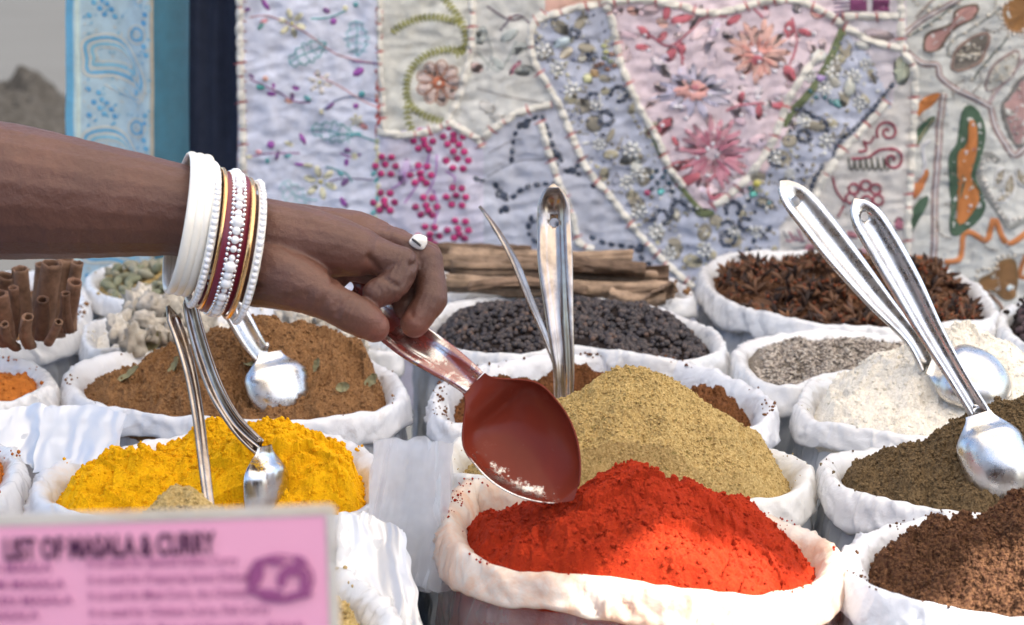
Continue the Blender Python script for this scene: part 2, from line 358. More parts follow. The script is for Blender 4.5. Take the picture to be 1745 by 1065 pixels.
    if crumbs:
        rg = np.random.default_rng(seed+400); k = crumbs
        u = rg.random(k)**.55*.985; ii = rg.integers(0, NQ, k); x = c[0]+u*(q[ii, 0]-c[0]); y = c[1]+u*(q[ii, 1]-c[1]); z = H(x, y, u)
        s = csz[0]+(csz[1]-csz[0])*rg.random(k)**3
        if spill:      # dust and crumbs lying on the rolled rim
            kk = spill*6; j = rg.integers(0, NQ, kk); j = j[perlin(np.cos(j/NQ*6.2832)*2.6, np.sin(j/NQ*6.2832)*2.6, seed+7)+.25*rg.normal(size=len(j)) > .22][:spill]; o_ = (-.0075+.011*rg.random(len(j)))
            x = np.r_[x, B.q[j, 0]+B.n[j, 0]*o_]; y = np.r_[y, B.q[j, 1]+B.n[j, 1]*o_]; z = np.r_[z, B.zr[j]+.0006-.5*np.clip(-o_-.0035, 0, 1)]; s = np.r_[s, csz[0]+(csz[1]-csz[0])*.6*rg.random(len(j))**2]; k = len(x)
        iv, if_ = ico(); nv = len(iv)
        pts = iv[None]*(1+.35*(rg.random((k, nv, 1))-.5))*s[:, None, None]*(.75+.5*rg.random((k, 1, 3)))+np.stack([x, y, z+s*.25], 1)[:, None]
        Fq = np.hstack([F]); base = len(V); tri = (if_[None]+(base+np.arange(k)*nv)[:, None, None]).reshape(-1, 3)
        V = np.vstack([V, pts.reshape(-1, 3)])
        tri4 = None
        FF = [F, tri]
    else: FF = [F]
    o = put2(name, V, FF, mat, np.array([c[0], c[1], zb-skirt])); tag(o, label, cat, None, kind)
    B.H = H; return o
def put2(name, V, FF, mat, org):
    me = bpy.data.meshes.new(name); V = (V-org).astype(np.float32); me.vertices.add(len(V)); me.vertices.foreach_set('co', V.ravel())
    li = np.concatenate([f.ravel() for f in FF]).astype(np.int32); tot = np.concatenate([np.full(len(f), f.shape[1], np.int32) for f in FF])
    st = np.r_[0, np.cumsum(tot)[:-1]].astype(np.int32)
    me.loops.add(len(li)); me.loops.foreach_set('vertex_index', li); me.polygons.add(len(tot)); me.polygons.foreach_set('loop_start', st); me.polygons.foreach_set('loop_total', tot)
    me.update(calc_edges=True); me.polygons.foreach_set('use_smooth', tot == 4); me.materials.append(mat)
    o = bpy.data.objects.new(name, me); COL.objects.link(o); o.location = tuple(org); ORG[o.name] = np.array(org); return o
def inside(B, k, rg, pw=.5, mx=.95, inset=.014):
    q = B.q-B.n*inset; u = rg.random(k)**pw*mx; ii = rg.integers(0, NQ, k)
    return B.c[0]+u*(q[ii, 0]-B.c[0]), B.c[1]+u*(q[ii, 1]-B.c[1]), u

RIM = m_plastic('rim_plastic', (.84, .84, .845), transl=.28, rough=.24)
RIMD = m_plastic('rim_plastic_brown_dust', transl=.28, dust=(.16, .08, .045), damt=.55, dlo=.56)
RIMY = m_plastic('rim_plastic_yellow_dust', transl=.28, dust=(.85, .5, .12), damt=.35, dlo=.5)
RIMR = m_plastic('rim_plastic_red_dust_glow', (.86, .80, .72), transl=.38, dust=(.85, .38, .12), damt=.8, dlo=.43)  # orange mixes spilled powder with the rim's sunlit glow, painted in
RIMT = m_plastic('rim_plastic_tan_dust', (.83, .82, .79), transl=.28, dust=(.5, .38, .2), damt=.35, dlo=.52)
BODYM = m_plastic('body_plastic', (.72, .77, .84), transl=.35, clear=.28, rough=.25)
BODYC = m_plastic('body_plastic_clear', (.8, .78, .76), transl=.3, clear=.78, rough=.2)

P_RED = m_powder('chili_powder', (.36, .028, .007), (.42, .040, .009), (.28, .018, .006), 800, .45)
P_TUR = m_powder('turmeric_powder', (.84, .42, .003), (.74, .33, .002), (.88, .49, .006), 700, .30)
P_TAN = m_powder('coriander_powder', (.40, .275, .10), (.33, .22, .075), (.56, .41, .18), 620, .55, (.14, .12, .03))
P_CUR = m_powder('curry_powder', (.215, .105, .042), (.16, .075, .032), (.32, .175, .08), 620, .6, (.07, .03, .015))
P_BRN = m_powder('brown_masala', (.10, .036, .014), (.14, .055, .02), (.22, .09, .035), 560, .7, (.03, .01, .006))
P_OLV = m_powder('garam_masala', (.095, .062, .030), (.135, .088, .045), (.21, .145, .075), 560, .7, (.03, .02, .012))
P_DRK = m_powder('dark_chili_masala', (.088, .037, .022), (.056, .024, .015), (.19, .095, .046), 520, .7, (.035, .012, .008))
P_FLR = m_powder('white_ginger_powder', (.74, .69, .60), (.66, .60, .50), (.80, .76, .68), 700, .25)
P_ORG = m_powder('orange_powder', (.50, .17, .03), (.42, .12, .02), None, 700, .4)
P_GRY = m_powder('seed_bed', (.28, .24, .19), (.20, .17, .14), None, 500, .6)
P_BLK = m_powder('peppercorn_bed', (.02, .015, .014), (.03, .022, .02), None, 400, .6)

ZB = .30
b_red = bag([(768, 902), (770, 858), (800, 820), (900, 834), (1050, 856), (1200, 862), (1320, 886), (1412, 922), (1424, 958), (1392, 992), (1290, 1014), (1180, 1006), (1060, 992), (930, 978), (850, 966), (795, 938)], ZB,
            'large open plastic bag of bright red chilli powder at the front, rim orange with dust and painted glow', RIMR, BODYC, 3, 1.35, ch=.62)
heap(b_red, 'chilli_powder', [(1085, 800, 925, .105, .105, 1.0), (1180, 826, 930, .055, .06, 1.1), (1240, 838, 915, .05, .05, 1), (960, 862, 912, .10, .06, 1.1), (830, 870, 890, .06, .04, 1.), (1300, 905, 930, .06, .05, 1.)], P_RED,
     'heap of bright red chilli powder with a patch of sunlight on its lower right', lump=(.0030, 42), fine=(.0010, 230), billow=.3, nr=240, ns=620, crumbs=2600, csz=(.0004, .0018), seed=5, drop=.020, chunk=(.0026, 100), so=.0085, slab=.0045, spill=150)
b_tan = bag([(772, 800), (768, 766), (800, 744), (900, 737), (1050, 733), (1180, 740), (1290, 758), (1362, 785), (1374, 812), (1350, 840), (1280, 850), (1150, 850), (1000, 842), (880, 826), (810, 812)], ZB-.004,
            'open plastic bag of greenish tan coriander powder heaped high, right behind the red powder', RIMT, BODYM, 13, 1.2)
heap(b_tan, 'coriander_powder', [(1070, 629, 800, .118, .11, .95), (1115, 645, 800, .10, .10, 1.), (1200, 730, 800, .09, .08, 1.)], P_TAN, 'tall smooth heap of greenish tan coriander powder in the middle of the stall',
     lump=(.0028, 45), fine=(.0013, 240), nr=230, ns=580, crumbs=6000, csz=(.0004, .0013), seed=6, drop=.019, chunk=(.0012, 120))
b_brn = bag([(745, 692), (752, 656), (800, 629), (880, 613), (960, 603), (1050, 602), (1150, 616), (1230, 640), (1298, 670), (1312, 700), (1282, 724), (1200, 722), (1050, 712), (900, 712), (790, 722), (752, 712)], ZB,
            'open plastic bag of coarse brown masala with two steel handles upright in it', RIMD, BODYM, 23, 1.25)
heap(b_brn, 'brown_masala', [(990, 617, 650, .06, .03, 1.), (1190, 655, 680, .05, .03), (880, 640, 660, .09, .03, 1.)], P_BRN, 'coarse dark reddish brown masala behind the heap of coriander powder', lump=(.005, 50), fine=(.002, 190), billow=.4, crumbs=2600, csz=(.0006, .0022), spill=130, seed=7, drop=.023, chunk=(.003, 90))
b_pep = bag([(722, 562), (745, 530), (800, 509), (900, 501), (1000, 508), (1080, 516), (1180, 545), (1225, 575), (1220, 600), (1150, 612), (1080, 604), (980, 590), (900, 602), (820, 598), (750, 584)], ZB+.003,
            'open plastic bag full of black peppercorns behind the upright steel handles', RIM, BODYM, 33, 1.25)
heap(b_pep, 'peppercorn_bed', [(970, 520, 560, .2, .12, 1.)], P_BLK, 'dark bed of black peppercorns filling the bag', 'peppercorns', lump=(.002, 30), crumbs=0, nr=70, ns=260, seed=8, drop=.012)
b_bark = bag([(720, 492), (735, 462), (850, 446), (1000, 446), (1100, 462), (1160, 485), (1172, 506), (1110, 508), (1000, 497), (900, 490), (780, 496)], ZB,
             'open plastic bag at the back piled with long pieces of cinnamon bark', RIM, BODYM, 43, 1.2)
heap(b_bark, 'bark_chips', [(960, 468, 480, .2, .09)], P_CUR, 'layer of brown bark crumbs under the long cinnamon bark', 'bark crumbs', crumbs=900, csz=(.001, .005), nr=60, ns=220, seed=9)
b_ani = bag([(1200, 470), (1212, 447), (1265, 431), (1400, 426), (1550, 440), (1640, 472), (1688, 515), (1685, 543), (1600, 553), (1480, 556), (1360, 546), (1280, 525), (1222, 498)], ZB+.004,
            'wide open plastic bag of dark brown star anise right in front of the embroidered cloth', RIM, BODYM, 53, 1.4)
heap(b_ani, 'star_anise_crumbs', [(1450, 455, 490, .17, .10)], P_DRK, 'bed of dark brown star anise fragments under the whole stars', 'star anise crumbs', crumbs=1800, csz=(.001, .005), lump=(.006, 40), nr=70, ns=260, seed=10, spill=0)
b_far = bag([(1708, 548), (1722, 522), (1790, 500), (1880, 502), (1920, 540), (1890, 580), (1800, 592), (1735, 580)], ZB,
            'open plastic bag cut by the right edge of the photo, holding dark purple pods', RIM, BODYM, 63, 1.2)
heap(b_far, 'dark_pod_bed', [(1800, 515, 545, .08, .06)], P_BLK, 'bed of tiny dark purple dried pods at the right edge', 'dried pods', crumbs=900, csz=(.002, .004), nr=50, ns=200, seed=11)
b_fen = bag([(1258, 607), (1272, 584), (1330, 570), (1450, 565), (1560, 572), (1605, 590), (1600, 612), (1520, 626), (1400, 640), (1350, 658), (1290, 645)], ZB,
            'open plastic bag of grey fennel seeds between the star anise and the white powder', RIM, BODYM, 73, 1.25)
heap(b_fen, 'fennel_seed_bed', [(1430, 585, 605, .12, .06)], P_GRY, 'pale grey bed of fine seed dust under the fennel seeds', 'seed dust', crumbs=0, nr=60, ns=220, seed=12, drop=.012)
b_flr = bag([(1366, 682), (1386, 652), (1440, 640), (1550, 640), (1700, 645), (1800, 660), (1850, 690), (1800, 728), (1700, 738), (1600, 742), (1520, 738), (1430, 722), (1380, 706)], ZB-.002,
            'open plastic bag heaped with off-white powder, a steel ladle dug into its right side', RIM, BODYM, 83, 1.25)
heap(b_flr, 'white_powder', [(1632, 550, 690, .115, .085, 1.), (1560, 602, 690, .12, .09, 1.), (1740, 625, 690, .10, .08, 1.)], P_FLR, 'pale off-white powder in a rounded heap with cracks and soft lumps', lump=(.0035, 45), fine=(.001, 220), billow=.3, nr=190, ns=480, crumbs=1500, csz=(.0005, .002), seed=14, chunk=(.0036, 75), drop=.02)
b_olv = bag([(1408, 800), (1416, 777), (1500, 762), (1620, 762), (1745, 765), (1850, 785), (1900, 825), (1850, 868), (1740, 876), (1640, 874), (1550, 862), (1480, 842), (1430, 826)], ZB-.002,
            'open plastic bag of coarse olive brown masala at the right, a bright ladle in it', RIM, BODYM, 93, 1.35)
heap(b_olv, 'olive_brown_masala', [(1760, 675, 815, .13, .085, 1.), (1640, 752, 812, .09, .06, 1.), (1540, 782, 812, .09, .05, 1.), (1850, 690, 815, .1, .08)], P_OLV, 'coarse olive brown masala rising to the right in broken lumps', drop=.02, lump=(.0075, 36), fine=(.0020, 210), billow=.4, nr=210, ns=540, crumbs=6000, csz=(.0005, .0019), seed=15, chunk=(.003, 85))
b_drk = bag([(1450, 960), (1456, 926), (1500, 902), (1600, 884), (1750, 884), (1900, 892), (2000, 930), (2010, 990), (1900, 1040), (1745, 1050), (1640, 1036), (1540, 1016), (1478, 994)], ZB,
            'open plastic bag of coarse dark red brown masala in the bottom right corner', RIMD, BODYM, 103, 1.35)
heap(b_drk, 'dark_red_brown_masala', [(1790, 850, 930, .115, .075, 1.), (1650, 885, 922, .06, .05, 1.), (1560, 915, 940, .05, .035, 1.), (1740, 955, 990, .10, .045, 1.)], P_DRK,
     'coarse dark red brown masala in crumbly clumps, sunlit orange at its lower right', drop=.02, lump=(.0095, 34), fine=(.0020, 230), billow=.45, nr=210, ns=560, crumbs=9500, csz=(.0005, .0017), spill=90, seed=16, chunk=(.004, 80))
b_cur = bag([(118, 652), (130, 624), (200, 602), (330, 588), (450, 584), (570, 598), (648, 622), (680, 655), (670, 688), (600, 706), (480, 714), (350, 712), (230, 700), (150, 680)], ZB,
            'open plastic bag of ginger brown curry powder heaped high under the hand', RIMD, BODYM, 113, 1.3)
heap(b_cur, 'ginger_brown_curry_powder', [(455, 533, 650, .135, .08, 1.0), (560, 590, 655, .08, .07, 1.), (350, 585, 650, .10, .07, 1.), (210, 640, 655, .07, .05, 1.)], P_CUR, 'ginger brown curry powder with bits of bay leaf in it, heaped behind the turmeric',
     lump=(.0045, 40), fine=(.0018, 200), billow=.3, nr=200, ns=520, crumbs=6000, csz=(.0005, .0017), seed=17, chunk=(.0034, 75), drop=.02, slab=.005, dents=((430, 665, .03, .012),))
b_tur = bag([(64, 838), (85, 802), (160, 772), (250, 750), (380, 734), (520, 738), (608, 757), (643, 797), (648, 842), (600, 875), (480, 885), (330, 888), (180, 884), (100, 868)], ZB,
            'open plastic bag of bright yellow turmeric powder behind the pink card', RIMY, BODYM, 123, 1.35)
heap(b_tur, 'turmeric_powder', [(465, 712, 815, .085, .075, .9), (380, 722, 812, .07, .07, .9), (250, 766, 825, .10, .06, 1.), (540, 760, 820, .07, .06, 1.), (160, 800, 840, .05, .04, 1.)], P_TUR, 'bright yellow turmeric powder broken into cracked chunks',
     lump=(.0030, 38), fine=(.0007, 230), billow=.3, nr=240, ns=620, crumbs=2600, csz=(.0005, .0024), seed=18, chunk=(.0046, 50), drop=.02, slab=.0045)
b_stk = bag([(-160, 530), (-110, 486), (0, 462), (90, 464), (134, 490), (140, 536), (108, 566), (40, 580), (-60, 582)], ZB,
            'open plastic bag at the left edge holding upright rolled cinnamon sticks', RIM, BODYM, 133, 1.3)
heap(b_stk, 'cinnamon_dust', [(10, 500, 520, .12, .08)], P_CUR, 'layer of cinnamon dust at the feet of the upright sticks', 'cinnamon dust', crumbs=700, csz=(.001, .004), nr=50, ns=200, seed=19, drop=.02)
b_car = bag([(152, 480), (172, 458), (250, 446), (330, 444), (400, 455), (425, 485), (390, 506), (300, 512), (215, 508), (168, 498)], ZB,
            'open plastic bag of pale green cardamom pods under the forearm', RIM, BODYM, 143, 1.2)
heap(b_car, 'cardamom_chaff', [(280, 460, 480, .12, .06)], P_TAN, 'pale chaff bed beneath the green cardamom pods', 'chaff', crumbs=500, csz=(.001, .004), nr=50, ns=200, seed=20)
b_gin = bag([(146, 572), (158, 548), (220, 533), (330, 522), (450, 526), (560, 540), (640, 566), (675, 596), (620, 594), (450, 574), (330, 576), (210, 590), (160, 590)], ZB-.004,
            'open plastic bag of knobbly pale dried ginger roots behind the curry powder', RIM, BODYM, 153, 1.2)
heap(b_gin, 'ginger_chaff', [(260, 545, 560, .08, .04), (540, 560, 570, .08, .03)], P_FLR, 'pale dusty bed under the dried ginger roots', 'dust', crumbs=300, csz=(.001, .003), nr=50, ns=200, seed=21)
b_lef = bag([(-260, 660), (-140, 622), (-20, 610), (55, 620), (84, 645), (60, 670), (0, 688), (-120, 705)], ZB+.004,
            'white plastic bag cut by the left edge, a little orange powder showing in its mouth', RIM, BODYM, 163, 1.5)
heap(b_lef, 'orange_powder', [(-60, 632, 660, .10, .05)], P_ORG, 'orange powder just showing at the left edge behind the turmeric', drop=.01, crumbs=500, nr=60, ns=200, seed=22)
b_low = bag([(-220, 790), (-120, 757), (-30, 748), (20, 768), (26, 805), (-10, 835), (-110, 852)], ZB+.004,
            'clear plastic bag of reddish powder at the left edge beside the turmeric', RIM, BODYC, 173, 1.5)
heap(b_low, 'reddish_powder', [(-80, 770, 800, .08, .05)], P_ORG, 'reddish orange powder seen through the clear bag at the left edge', crumbs=300, nr=60, ns=200, seed=23, drop=.012)
b_bot = bag([(20, 990), (60, 950), (200, 932), (350, 928), (500, 944), (590, 975), (655, 1035), (668, 1085), (600, 1150), (450, 1185), (250, 1190), (80, 1140), (20, 1060)], ZB-.002,
            'open plastic bag of dull brown powder mostly hidden behind the pink card', RIM, BODYM, 183, 1.35)
heap(b_bot, 'dull_brown_powder', [(312, 836, 1010, .075, .075, .9), (520, 1000, 1060, .08, .06, 1.)], P_TAN, 'dull brown powder whose top just shows above the pink card', crumbs=1500, nr=120, ns=300, seed=24, drop=.03)
# ------------------------------------------------------------------ countable contents
def copies(proto, n, place, group=None):
    out = []
    for i in range(n):
        o = proto if i == 0 else proto.copy()
        if i: COL.objects.link(o)
        loc, rot, s = place(i); o.location = tuple(loc); o.rotation_euler = rot; o.scale = (s, s, s); out.append(o)
    return out
def m_rand(name, cols, rough=.6, spec=.3, bumps=(300, .5, .001), var=.35):
    m, nt, bs, out = newmat(name); oi = N(nt, 'ShaderNodeObjectInfo'); cr_ = N(nt, 'ShaderNodeValToRGB'); el = cr_.color_ramp.elements
    for i, c in enumerate(cols):
        e = el[i] if i < 2 else el.new(1); e.position = i/(len(cols)-1); e.color = (*c, 1)
    nt.links.new(oi.outputs['Random'], cr_.inputs[0]); f, n = noise_fac(nt, bumps[0], 4, .6)
    d = N(nt, 'ShaderNodeMix', data_type='RGBA', blend_type='MULTIPLY'); d.inputs[0].default_value = 1; nt.links.new(cr_.outputs[0], d.inputs[6])
    nt.links.new(mixc(nt, f, (1, 1, 1), (1-var,)*3), d.inputs[7]); nt.links.new(d.outputs[2], bs.inputs['Base Color'])
    bs.inputs['Roughness'].default_value = rough; bs.inputs['Specular IOR Level'].default_value = spec; bump(nt, bs, n, bumps[1], bumps[2]); return m
# peppercorns: 300 nearest as things, the rest one mesh
PEP = m_rand('peppercorn', [(.022, .017, .018), (.048, .036, .035), (.09, .064, .055), (.038, .030, .034)], .55, .45, (900, .8, .0006))
rg = np.random.default_rng(31)
x, y, u = inside(b_pep, 2600, rg, .5, .99, .0125); z = b_pep.H(x, y, u)+.0012+.002*rg.random(2600)
o_ = np.argsort(y); near = o_[:300]; rest = o_[300:]
V, F = sph((0, 0, 0), (.0026, .0026, .0025), 9, 7); V *= (1+.06*perlin(V[:, 0]*900, V[:, 1]*900+V[:, 2]*500, 5))[:, None]
pc = put('peppercorn', V, F, PEP, org=(0, 0, 0)); tag(pc, 'one of the black peppercorns in the near half of the peppercorn bag', 'peppercorn', 'black peppercorns in the near half of their bag')
copies(pc, 300, lambda i: ((x[near[i]], y[near[i]], z[near[i]]), (rg.random()*6, rg.random()*6, 0), .8+.4*rg.random()))
V8, F8 = sph((0, 0, 0), (.0026,)*3, 7, 5); V8 = np.array(V8); k = len(rest)
PV = (V8[None]*(.8+.4*rg.random((k, 1, 1)))+np.stack([x[rest], y[rest], z[rest]], 1)[:, None]).reshape(-1, 3)
PF = [[a+i*len(V8) for a in f] for i in range(k) for f in F8]
PEPA = m_attr('peppercorn_mass', .55, .45, (900, .6, .0006))
pcs = np.array([(.022, .017, .018), (.048, .036, .035), (.09, .064, .055), (.038, .030, .034), (.12, .07, .05)])
put('peppercorns', PV, PF, PEPA, org=(b_pep.c[0], b_pep.c[1], b_pep.z-.03), cols=np.repeat(pcs[rg.choice(5, k, p=[.3, .3, .17, .2, .03])], len(V8), 0),
    label='mass of black peppercorns in the far half of the peppercorn bag', cat='peppercorns', kind='stuff')
# fennel seeds
FEN = m_attr('fennel_seed', .7, .2)
rg = np.random.default_rng(32); k = 5200; x, y, u = inside(b_fen, k, rg, .5, .99, .0125); z = b_fen.H(x, y, u)+.0006+.0012*rg.random(k)
sv = np.array([[1, 0, 0], [-1, 0, 0], [0, .3, 0], [0, -.3, 0], [0, 0, .3], [0, 0, -.3]])*.0034; sf = np.array([[0, 2, 4], [2, 1, 4], [1, 3, 4], [3, 0, 4], [2, 0, 5], [1, 2, 5], [3, 1, 5], [0, 3, 5]])
az = rg.random(k)*math.pi; el = rg.normal(size=k)*.5; A = np.stack([np.cos(az)*np.cos(el), np.sin(az)*np.cos(el), np.sin(el)], 1); B_ = np.stack([-np.sin(az), np.cos(az), 0*az], 1); C_ = np.cross(A, B_)
FV = (sv[None, :, 0:1]*A[:, None]+sv[None, :, 1:2]*B_[:, None]+sv[None, :, 2:3]*C_[:, None])+np.stack([x, y, z], 1)[:, None]
FF = (sf[None]+(np.arange(k)*6)[:, None, None]).reshape(-1, 3); fc = np.array([(.46, .40, .34), (.34, .29, .25), (.56, .50, .43), (.20, .17, .145)])
put('fennel_seeds', FV, FF, FEN, org=(b_fen.c[0], b_fen.c[1], b_fen.z-.03), cols=np.repeat(fc[rg.integers(0, 4, k)], 6, 0), smooth=False, label='thousands of small grey fennel seeds filling the bag by the white powder', cat='fennel seeds', kind='stuff')
# dried dark pods, right edge
rg = np.random.default_rng(33); POD = m_rand('dark_pod', [(.05, .03, .035), (.09, .055, .06), (.03, .02, .024)], .7)
V, F = sph((0, 0, 0), (.006, .004, .0035), 8, 6); V = V*(1+.25*perlin(V[:, 0:1]*300, V[:, 1:2]*300+V[:, 2:3]*200, 4))
pd = put('dried_pod', V, F, POD, org=(0, 0, 0)); tag(pd, 'one of the small dark purple dried pods in the bag at the right edge', 'dried pod', 'dark purple dried pods at the right edge')
x, y, u = inside(b_far, 240, rg, .5, .97, .0125); z = b_far.H(x, y, u)+.003; m_ = x < PZ(1775, 560, .3)[0]; ix = np.where(m_)[0][:90]
copies(pd, len(ix), lambda i: ((x[ix[i]], y[ix[i]], z[ix[i]]+.002*rg.random()), (rg.random()*6, rg.random()*6, rg.random()*6), .8+.5*rg.random()))
# star anise
def anise_mesh(seed, arms, curl):
    rg = np.random.default_rng(seed); mb = MB()
    for a in arms:
        th = a/8*2*math.pi+rg.normal()*.12; L = .0125*(.8+.4*rg.random()); up = .15+.5*rg.random()*curl
        d = np.array([math.cos(th)*math.cos(up), math.sin(th)*math.cos(up), math.sin(up)]); s = np.array([-math.sin(th), math.cos(th), 0]); n = np.cross(d, s)
        w = .0022; h = .0042; P = []
        for t, ww, hh in ((.05, .3, .4), (.3, .9, .9), (.6, 1., 1.), (.85, .5, .55), (1.05, .06, .05)):
            c = d*L*t
            P += [c+s*w*ww*1.0+n*h*.42*hh, c+s*w*ww*.35+n*h*.05*hh, c-s*w*ww*.35+n*h*.05*hh, c-s*w*ww*1.0+n*h*.42*hh, c-s*w*ww*.55-n*h*.35*hh, c+s*w*ww*.55-n*h*.35*hh]
        mb.add(P, [list(f) for f in grid_faces(5, 6, False, True)]+[[5, 4, 3, 2, 1, 0]], lin(*random.choice([(108, 76, 54), (88, 62, 46), (132, 92, 64), (70, 50, 40), (54, 40, 34)])))
        if rg.random() < .6:
            V, F = sph(d*L*.6+n*h*.2, (.0016, .0016, .0016), 6, 5); mb.add(V, F, lin(120, 58, 28))
    V, F = tube([(0, 0, -.001), (0, 0, -.006), (.002, .001, -.014)], [.001, .0007, .0008], 6); mb.add(V, F, lin(90, 60, 40)); return mb
ANI = m_attr('star_anise', .65, .3, (400, .6, .001)); rg = np.random.default_rng(34); protos = []
x, y, u = inside(b_ani, 1500, rg, .5, .97, .0135); z = b_ani.H(x, y, u)+.003
for j, (arms, curl) in enumerate([(range(8), .6), (range(8), 1.), ([0, 1, 2, 3, 5, 6], 1.2), ([0, 1, 3, 4], 1.), ([0, 1], .8)]):
    o = anise_mesh(j, arms, curl).obj('star_anise', ANI, org=(0, 0, 0))
    tag(o, 'one of the dark brown star anise pods tumbled together in the wide bag', 'star anise', 'dark brown star anise in the wide bag'); protos.append(o)
kk = 0
def pl(i):
    j = ix[i]; return (x[j], y[j], z[j]+.004*rg.random()+.002), (rg.normal()*.8, rg.normal()*.8, rg.random()*6.3), .85+.5*rg.random()
for j, o in enumerate(protos):
    n_ = [70, 60, 60, 60, 48][j]; ix = np.arange(kk, kk+n_); kk += n_; copies(o, n_, pl)
# cardamom pods
rg = np.random.default_rng(35); CAR = m_rand('cardamom_pod', [(.25, .24, .16), (.20, .21, .13), (.33, .31, .23), (.24, .21, .14)], .75, .2, (250, .4, .001), .25)
V, F = sph((0, 0, 0), 1, 12, 10); th = np.arctan2(V[:, 1], V[:, 2]); V = V*np.array([.0085, .0042, .0042])*(1+.09*np.cos(3*th))[:, None]; V[:, 1:] *= (1-.25*(V[:, 0:1]/.0085)**2)
cp = put('cardamom_pod', V, F, CAR, org=(0, 0, 0)); tag(cp, 'one of the pale green cardamom pods in the bag under the forearm', 'cardamom pod', 'pale green cardamom pods under the forearm')
x, y, u = inside(b_car, 190, rg, .5, .95, .0125); z = b_car.H(x, y, u)+.004
copies(cp, 190, lambda i: ((x[i], y[i], z[i]+.004*rg.random()), (rg.random()*6, rg.normal()*.4, rg.random()*6.3), .9+.4*rg.random()))
# dried ginger roots
rg = np.random.default_rng(36); GIN = m_rand('dried_ginger', [(.62, .57, .49), (.50, .44, .36), (.70, .65, .57)], .85, .15, (90, .8, .002), .45); gp = []
for j in range(4):
    V, F = sph((0, 0, 0), 1, 16, 12); dr = V/np.linalg.norm(V, axis=1)[:, None]; r = 1+.7*fbm(dr[:, 0]*1.9+j*9, dr[:, 1]*1.6+dr[:, 2]*1.3, 40+j, 3)
    o = put('dried_ginger', dr*r[:, None]*np.array([.013, .0085, .0075]), F, GIN, org=(0, 0, 0)); tag(o, 'one of the knobbly pale dried ginger roots behind the curry powder', 'dried ginger', 'knobbly pale dried ginger roots'); gp.append(o)
sp = [(235, 545), (215, 560), (262, 540), (288, 538), (250, 562), (285, 560), (310, 545), (205, 575), (228, 580), (270, 575), (300, 570), (330, 552), (350, 545), (240, 530), (275, 528), (310, 530),
      (505, 552), (530, 556), (555, 562), (580, 570), (600, 580), (540, 575), (515, 566), (490, 545), (565, 585), (590, 592), (340, 530), (222, 545), (262, 552), (296, 548), (610, 592), (575, 558)]
for i, (px, py) in enumerate(sp):
    P = PZ(px, py, ZB+.008); o = gp[i % 4] if i < 4 else gp[i % 4].copy()
    if i >= 4: COL.objects.link(o)
    o.location = (P[0], P[1], ZB+.002+.014*rg.random()+(.010 if 225 < px < 310 and py < 560 else 0)); o.rotation_euler = (rg.random()*6, rg.random()*6, rg.random()*6); s = .95+.5*rg.random(); o.scale = (s, s, s)
# rolled cinnamon sticks at the left
CIN = m_rand('cinnamon_stick', [(.24, .13, .085), (.15, .08, .052), (.29, .17, .11), (.19, .10, .066)], .8, .2, (90, .9, .002), .5)
CINB = m_rand('cinnamon_bark', [(.34, .235, .16), (.17, .11, .075), (.40, .28, .19), (.24, .155, .105)], .85, .2, (55, 1., .003), .55)
def roll(P0, P1, r, turns=1.35, seed=0, flat=1., rough=.06, n=22):
    """a curled sheet of bark: spiral section swept from P0 to P1, with thickness"""
    P0 = np.array(P0); P1 = np.array(P1); ax = P1-P0; L = np.linalg.norm(ax); T = ax/L; u = np.cross(T, [0, 0, 1.] if abs(T[2]) < .8 else [0, 1., 0]); u /= np.linalg.norm(u); w = np.cross(u, T)
    K = 40; a = np.linspace(0, turns*2*math.pi, K)+seed*1.7; V = []
    bend = np.random.default_rng(seed).normal(size=2)*.03*L
    for s in (0, 1):
        for i in range(n):
            t = i/(n-1); rr = (r*(1-.28*np.linspace(0, 1, K))-(.0011 if s else 0))*(1+rough*fbm(a*1.2, t*5+seed, seed, 3))*(1-.12*t)
            tt = t+(.012*fbm(a*2, seed, 4, 2) if i in (0, n-1) else 0*a)
            c = P0+ax*tt[:, None]+u*bend[0]*math.sin(t*3.1)+w*bend[1]*math.sin(t*3.1)
            V.append(c+(np.cos(a)*rr)[:, None]*u+(np.sin(a)*rr*flat)[:, None]*w)
    V = np.array(V); F = [list(f) for f in grid_faces(n, K)]+[list(f)[::-1] for f in grid_faces(n, K, off=n*K)]; o = n*K
    for j in range(K-1): F.append([j, j+1, o+j+1, o+j]); b = (n-1)*K; F.append([b+j+1, b+j, o+b+j, o+b+j+1])
    for i in range(n-1): F.append([(i+1)*K, i*K, o+i*K, o+(i+1)*K]); e = K-1; F.append([i*K+e, (i+1)*K+e, o+(i+1)*K+e, o+i*K+e])
    return V.reshape(-1, 3), F
stl = [((45, 545), (34, 458), 15, 1.50), ((70, 560), (88, 448), 19, 1.47), ((95, 555), (112, 440), 17, 1.50), ((52, 575), (48, 540), 11, 1.42), ((70, 560), (72, 510), 12, 1.44), ((10, 570), (-2, 500), 16, 1.45),
       ((120, 548), (133, 448), 12, 1.49), ((-10, 550), (10, 470), 16, 1.52), ((20, 560), (22, 490), 10, 1.47), ((82, 570), (100, 548), 8, 1.43), ((108, 545), (128, 480), 14, 1.45), ((-30, 560), (-40, 470), 16, 1.49), ((60, 540), (70, 450), 12, 1.55), ((28, 578), (8, 552), 9, 1.42), ((118, 550), (112, 500), 9, 1.43)]
for i, (a, b, r, d) in enumerate(stl):
    V, F = roll(PD(a[0], a[1]+14, d), PD(b[0], b[1], d-.025), r*1.1*d/FP, 1.3+.15*(i % 3), i)
    o = put('cinnamon_stick', V, F, CIN, label='one of the rolled cinnamon sticks standing upright in the left edge bag', cat='cinnamon stick', group='upright cinnamon sticks at the left edge')
